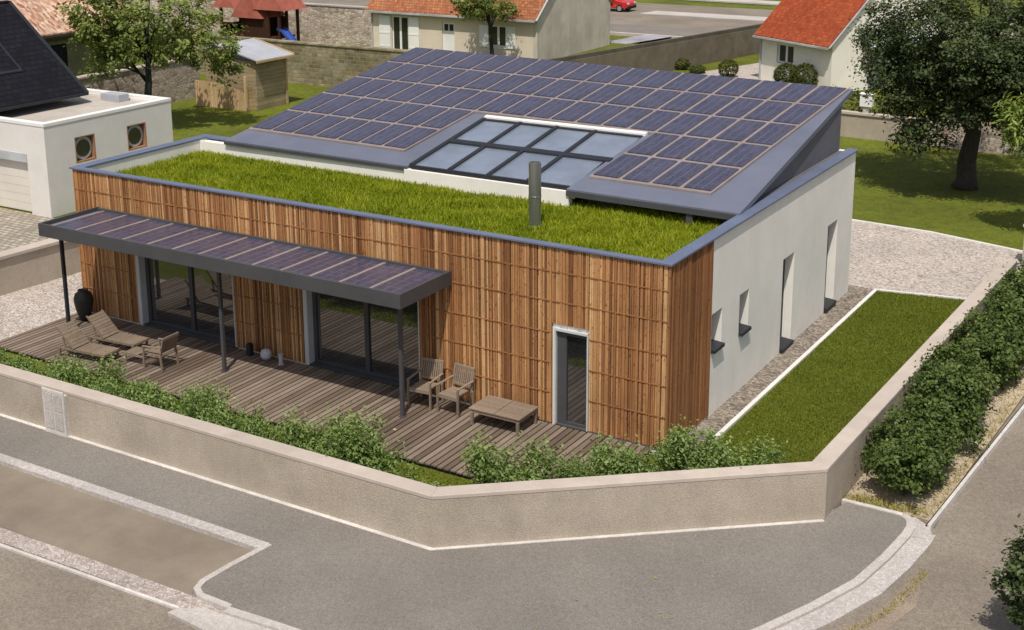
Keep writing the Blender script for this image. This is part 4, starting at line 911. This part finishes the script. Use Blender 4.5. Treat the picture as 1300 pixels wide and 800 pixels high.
# ------------------------------------------------------------------ shuttered house (top centre)
h2 = thing('shuttered_house', 'beige house with orange tile roof and white shutters', 'house', (-36,51,G))
X0,X1,Y0,Y1,ZE = -42.2,-29.6,46.2,56.0,2.75
fo = [(-41.0,-38.75,.05,2.2),(-36.6,-35.65,G,2.05),(-33.05,-31.85,.72,2.05)]
fo[0] = (-40.55,-39.25,.0,2.25)
mb = MB(); x = X0
for a,b,z0,z1 in fo:
    mb.box(x,a,Y0,Y0+.3,G,ZE); mb.box(a,b,Y0,Y0+.3,z1,ZE)
    if z0 > G+.05: mb.box(a,b,Y0,Y0+.3,G,z0)
    x = b
mb.box(x,X1-.3,Y0,Y0+.3,G,ZE); mb.box(X0,X1-.3,Y1-.3,Y1,G,ZE); mb.box(X0,X0+.3,Y0+.3,Y1-.3,G,ZE)
obj('wall', mb, 'h2wall', h2)
ym, rz = (Y0+Y1)/2, ZE+4.05
mb = MB(); mb.add([(X1,Y0+.001,G),(X1,Y1,G),(X1,Y1,ZE),(X1,ym,rz),(X1,Y0+.001,ZE),(X1-.3,Y0+.001,G),(X1-.3,Y1,G),(X1-.3,Y1,ZE),(X1-.3,ym,rz),(X1-.3,Y0+.001,ZE)],[(0,1,2,3,4),(9,8,7,6,5),(0,4,9,5),(1,6,7,2)]); obj('gable_wall', mb, 'h2gable', h2)
mb = MB(); e = .35; k = (rz-ZE)/(ym-Y0); t = .14
mb.hexa([(X0-.2,Y0-e,ZE-k*e),(X1+.06,Y0-e,ZE-k*e),(X1+.06,ym,rz),(X0-.2,ym,rz)],[(X0-.2,Y0-e,ZE-k*e+t),(X1+.06,Y0-e,ZE-k*e+t),(X1+.06,ym,rz+t),(X0-.2,ym,rz+t)])
mb.hexa([(X0-.2,ym,rz),(X1+.06,ym,rz),(X1+.06,Y1+e,ZE-k*e),(X0-.2,Y1+e,ZE-k*e)],[(X0-.2,ym,rz+t),(X1+.06,ym,rz+t),(X1+.06,Y1+e,ZE-k*e+t),(X0-.2,Y1+e,ZE-k*e+t)])
rf = obj('roof', mb, 'tile_orange', h2)
mb = MB(); mb.bar((X0-.2,Y0-e-.05,ZE-k*e+.03),(X1+.06,Y0-e-.05,ZE-k*e+.03),.12,.12); mb.bar((X1+.08,Y0-e,ZE-k*e+.05),(X1+.08,ym,rz+.07),.05,.2,up=(1,0,0)); mb.bar((X0+.12,Y0-.05,G),(X0+.12,Y0-.05,ZE-.2),.08,.08); obj('gutter', mb, 'gutter_grey', rf)
def win(parent, a, b, z0, z1, y, name='window', leaves_=2, fm='white_paint', gm='glass_dull', dep=.12):
    mb = MB(); w = .09; mb.box(a,b,y+dep,y+dep+.06,z0,z0+w); mb.box(a,b,y+dep,y+dep+.06,z1-w,z1); mb.box(a,a+w,y+dep,y+dep+.06,z0+w,z1-w); mb.box(b-w,b,y+dep,y+dep+.06,z0+w,z1-w)
    if leaves_ == 2: m = (a+b)/2; mb.box(m-.08,m+.08,y+dep-.01,y+dep+.059,z0+w,z1-w)
    mb.box(a-.06,b+.06,y-.05,y+dep,z0-.08,z0); f = obj(name, mb, fm, parent)
    obj('pane', MB().box(a+w,b-w,y+dep+.02,y+dep+.04,z0+w,z1-w), gm, f); return f
win(h2, *fo[0], Y0, 'french_window'); win(h2, *fo[2], Y0)
for a,b,z0,z1 in ((-41.5,-40.62,0,2.25),(-39.15,-38.35,0,2.25),(-33.75,-33.1,.68,2.05),(-31.8,-31.15,.68,2.05)):
    mb = MB(); mb.box(a,b,Y0-.06,Y0-.012,z0,z1); mb.box(a,b,Y0-.075,Y0-.06,z0+.2,z0+.3); mb.box(a,b,Y0-.075,Y0-.06,z1-.3,z1-.2); mb.box(a,b,Y0-.075,Y0-.06,(z0+z1)/2-.05,(z0+z1)/2+.05); obj('shutter', mb, 'white_paint', h2)
mb = MB(); a,b,z0,z1 = fo[1]; mb.box(a,b,Y0+.1,Y0+.16,z0,1.5); mb.box(a,b,Y0+.1,Y0+.16,1.93,z1); mb.box(a,a+.12,Y0+.1,Y0+.16,1.5,1.93); mb.box(b-.12,b,Y0+.1,Y0+.16,1.5,1.93); mb.box((a+b)/2-.03,(a+b)/2+.03,Y0+.1,Y0+.158,1.5,1.93)
dd = obj('front_door', mb, 'white_paint', h2); obj('pane', MB().box(a+.12,b-.12,Y0+.12,Y0+.14,1.5,1.93), 'glass_dull', dd)

# ------------------------------------------------------------------ red roofed house (top right), built square and then turned
h3 = thing('red_roofed_house', 'ivory house with bright red tile roof beside the large tree', 'house', (0,0,0))
LX, DP, E3 = 5.9, 9.0, 2.62; k3 = .95; rz3 = E3+k3*DP/2
mb = MB(); a,b,z0,z1 = -4.45,-3.05,.98,2.05
mb.box(-LX,a,0,.3,G,E3); mb.box(a,b,0,.3,G,z0); mb.box(a,b,0,.3,z1,E3); mb.box(b,-.3,0,.3,G,E3); mb.box(-LX,-LX+.3,.3,DP,G,E3); mb.box(-LX+.3,-.3,DP-.3,DP,G,E3)
mb.add([(0,.001,G),(0,DP,G),(0,DP,E3),(0,DP/2,rz3),(0,.001,E3),(-.3,.001,G),(-.3,DP,G),(-.3,DP,E3),(-.3,DP/2,rz3),(-.3,.001,E3)],[(0,1,2,3,4),(9,8,7,6,5),(0,4,9,5),(1,6,7,2)])
obj('wall', mb, 'h3wall', h3)
mb = MB(); e = .38; t = .13
for (ya,za,yb,zb) in ((-e,E3-k3*e,DP/2,rz3),(DP/2,rz3,DP+e,E3-k3*e)):
    mb.hexa([(-LX-.15,ya,za),(.12,ya,za),(.12,yb,zb),(-LX-.15,yb,zb)],[(-LX-.15,ya,za+t),(.12,ya,za+t),(.12,yb,zb+t),(-LX-.15,yb,zb+t)])
r3 = obj('roof', mb, 'tile_red', h3)
mb = MB(); mb.bar((-LX-.15,-e-.05,E3-k3*e+.02),(.12,-e-.05,E3-k3*e+.02),.10,.10); mb.bar((.14,-e,E3-k3*e+.04),(.14,DP/2,rz3+.05),.04,.16,up=(1,0,0)); mb.bar((-LX+.1,-.05,G),(-LX+.1,-.05,E3-.3),.08,.08); obj('gutter', mb, 'gutter_grey', r3)
win(h3, a, b, z0, z1, 0, 'window', 2)
mb = MB(); mb.box(.0,.06,2.6,5.6,G,2.05); f = obj('garage_door', mb, 'zinc', h3); mb = MB(); mb.hexa([(.005,1.9,2.45),(1.1,1.9,2.2),(1.1,6.4,2.2),(.005,6.4,2.45)],[(.005,1.9,2.95),(1.1,1.9,2.28),(1.1,6.4,2.28),(.005,6.4,2.95)]); obj('porch_roof', mb, 'gutter_grey', h3)
h3.location = (-10.75,44.3,0); h3.rotation_euler = (0,0,R(-31))

# ------------------------------------------------------------------ red car on the back street
car = thing('parked_car', 'small red hatchback parked on the street behind the shuttered house', 'car', (-39.3,75.2,ROAD+.1))
CX, CY, CZ = -39.3, 75.2, ROAD+.1
prof = [(-1.95,.32),(1.9,.30),(2.02,.42),(2.02,.68),(1.92,.80),(1.15,.93),(.55,1.42),(.30,1.47),(-1.30,1.47),(-1.75,1.05),(-2.0,.92),(-2.03,.5)]
mb = MB(); n = len(prof); W2 = .84
def ring(sy, s): return [(CX+x*s, CY+sy-(.10*np.sign(sy) if z > .95 else 0), CZ+z) for x,z in prof]
A, B = ring(-W2,1), ring(W2,1); mb.add(A+B, [(i,(i+1)%n,(i+1)%n+n,i+n) for i in range(n)]+[tuple(range(n-1,-1,-1)), tuple(range(n,2*n))])
obj('body', mb, 'car_red', car, bevel=.06)
mb = MB()
for s in (-1,1):
    y = CY+s*(W2-.085); mb.add([(CX-1.35,y,CZ+1.0),(CX-.25,y,CZ+.98),(CX-.25,y,CZ+1.40),(CX-1.15,y,CZ+1.40)],[(0,1,2,3)]); mb.add([(CX-.15,y,CZ+.98),(CX+.95,y,CZ+.97),(CX+.48,y,CZ+1.38),(CX-.15,y,CZ+1.40)],[(0,1,2,3)])
mb.add([(CX+1.13,CY-.66,CZ+.97),(CX+1.13,CY+.66,CZ+.97),(CX+.60,CY+.62,CZ+1.41),(CX+.60,CY-.62,CZ+1.41)],[(0,1,2,3)]); mb.add([(CX-1.76,CY-.6,CZ+1.08),(CX-1.76,CY+.6,CZ+1.08),(CX-1.36,CY+.56,CZ+1.44),(CX-1.36,CY-.56,CZ+1.44)],[(0,1,2,3)])
obj('windows', mb, 'glass', car)
for dx in (-1.25,1.28):
    for s in (-1,1):
        w = obj('wheel', MB().disc((CX+dx,CY+s*.74,CZ+.30),.30,'y',.22,20), 'tyre', car); obj('rim', MB().disc((CX+dx,CY+s*.755,CZ+.30),.20,'y',.22,14), 'alloy', w)
for s in (-1,1):
    obj('headlight', MB().box(CX+1.80,CX+2.03,CY+s*.62-.16,CY+s*.62+.16,CZ+.62,CZ+.76), 'lamp_clear', car, bevel=.02); obj('tail_light', MB().box(CX-2.04,CX-1.9,CY+s*.66-.1,CY+s*.66+.1,CZ+.75,CZ+.95), 'lamp_red', car, bevel=.02)
for a,b in ((1.9,2.06),(-2.07,-1.9)): obj('bumper', MB().box(CX+a,CX+b,CY-.8,CY+.8,CZ+.26,CZ+.49), 'tyre', car, bevel=.03)
for s in (-1,1): obj('mirror', MB().box(CX+.62,CX+.78,CY+s*.86-.07,CY+s*.86+.07,CZ+.95,CZ+1.06), 'car_red', car, bevel=.02)

# ------------------------------------------------------------------ light
SD = Vector((.21,-.49,1)).normalized()
el = math.asin(SD.z); az = math.atan2(SD.x, SD.y)
sun = bpy.data.lights.new('sun', 'SUN'); sun.energy = 3.9; sun.angle = R(.53); sun.color = (1,.94,.84)
so = bpy.data.objects.new('sun', sun); COL.objects.link(so); so.rotation_euler = SD.to_track_quat('Z','Y').to_euler(); so.location = (20,-40,60)
wd = bpy.data.worlds.new('World'); scene.world = wd; wd.use_nodes = True
nt = wd.node_tree; bg = nt.nodes['Background']; st = nt.nodes.new('ShaderNodeTexSky'); st.sky_type = 'NISHITA'; st.sun_disc = False
st.sun_elevation = el; st.sun_rotation = az; st.dust_density = 2.5; st.air_density = 1.0
hs_ = nt.nodes.new('ShaderNodeHueSaturation'); hs_.inputs['Saturation'].default_value = .6
nt.links.new(st.outputs[0], hs_.inputs['Color']); nt.links.new(hs_.outputs[0], bg.inputs[0]); bg.inputs[1].default_value = .11

# ------------------------------------------------------------------ camera
cd = bpy.data.cameras.new('camera'); cam = bpy.data.objects.new('camera', cd); COL.objects.link(cam); scene.camera = cam
yaw, pit, rol = -.55217093, .24095421, -.00748414
fw = Vector((math.sin(yaw)*math.cos(pit), math.cos(yaw)*math.cos(pit), -math.sin(pit))); rt = Vector((math.cos(yaw), -math.sin(yaw), 0)); up = rt.cross(fw)
r2 = rt*math.cos(rol)+up*math.sin(rol); u2 = -rt*math.sin(rol)+up*math.cos(rol)
m = Matrix((r2, u2, -fw)).transposed().to_4x4(); m.translation = Vector((10.0693,-22.8132,11.6465)); cam.matrix_world = m
cd.sensor_width = 36; cd.lens = 1662.142/1300*36; cd.shift_x = (650-632.965)/1300; cd.shift_y = -(400-238.254)/1300
cd.clip_end = 600; cd.clip_start = .5
scene.view_settings.view_transform = 'Standard'; scene.view_settings.look = 'None'; scene.view_settings.exposure = 0
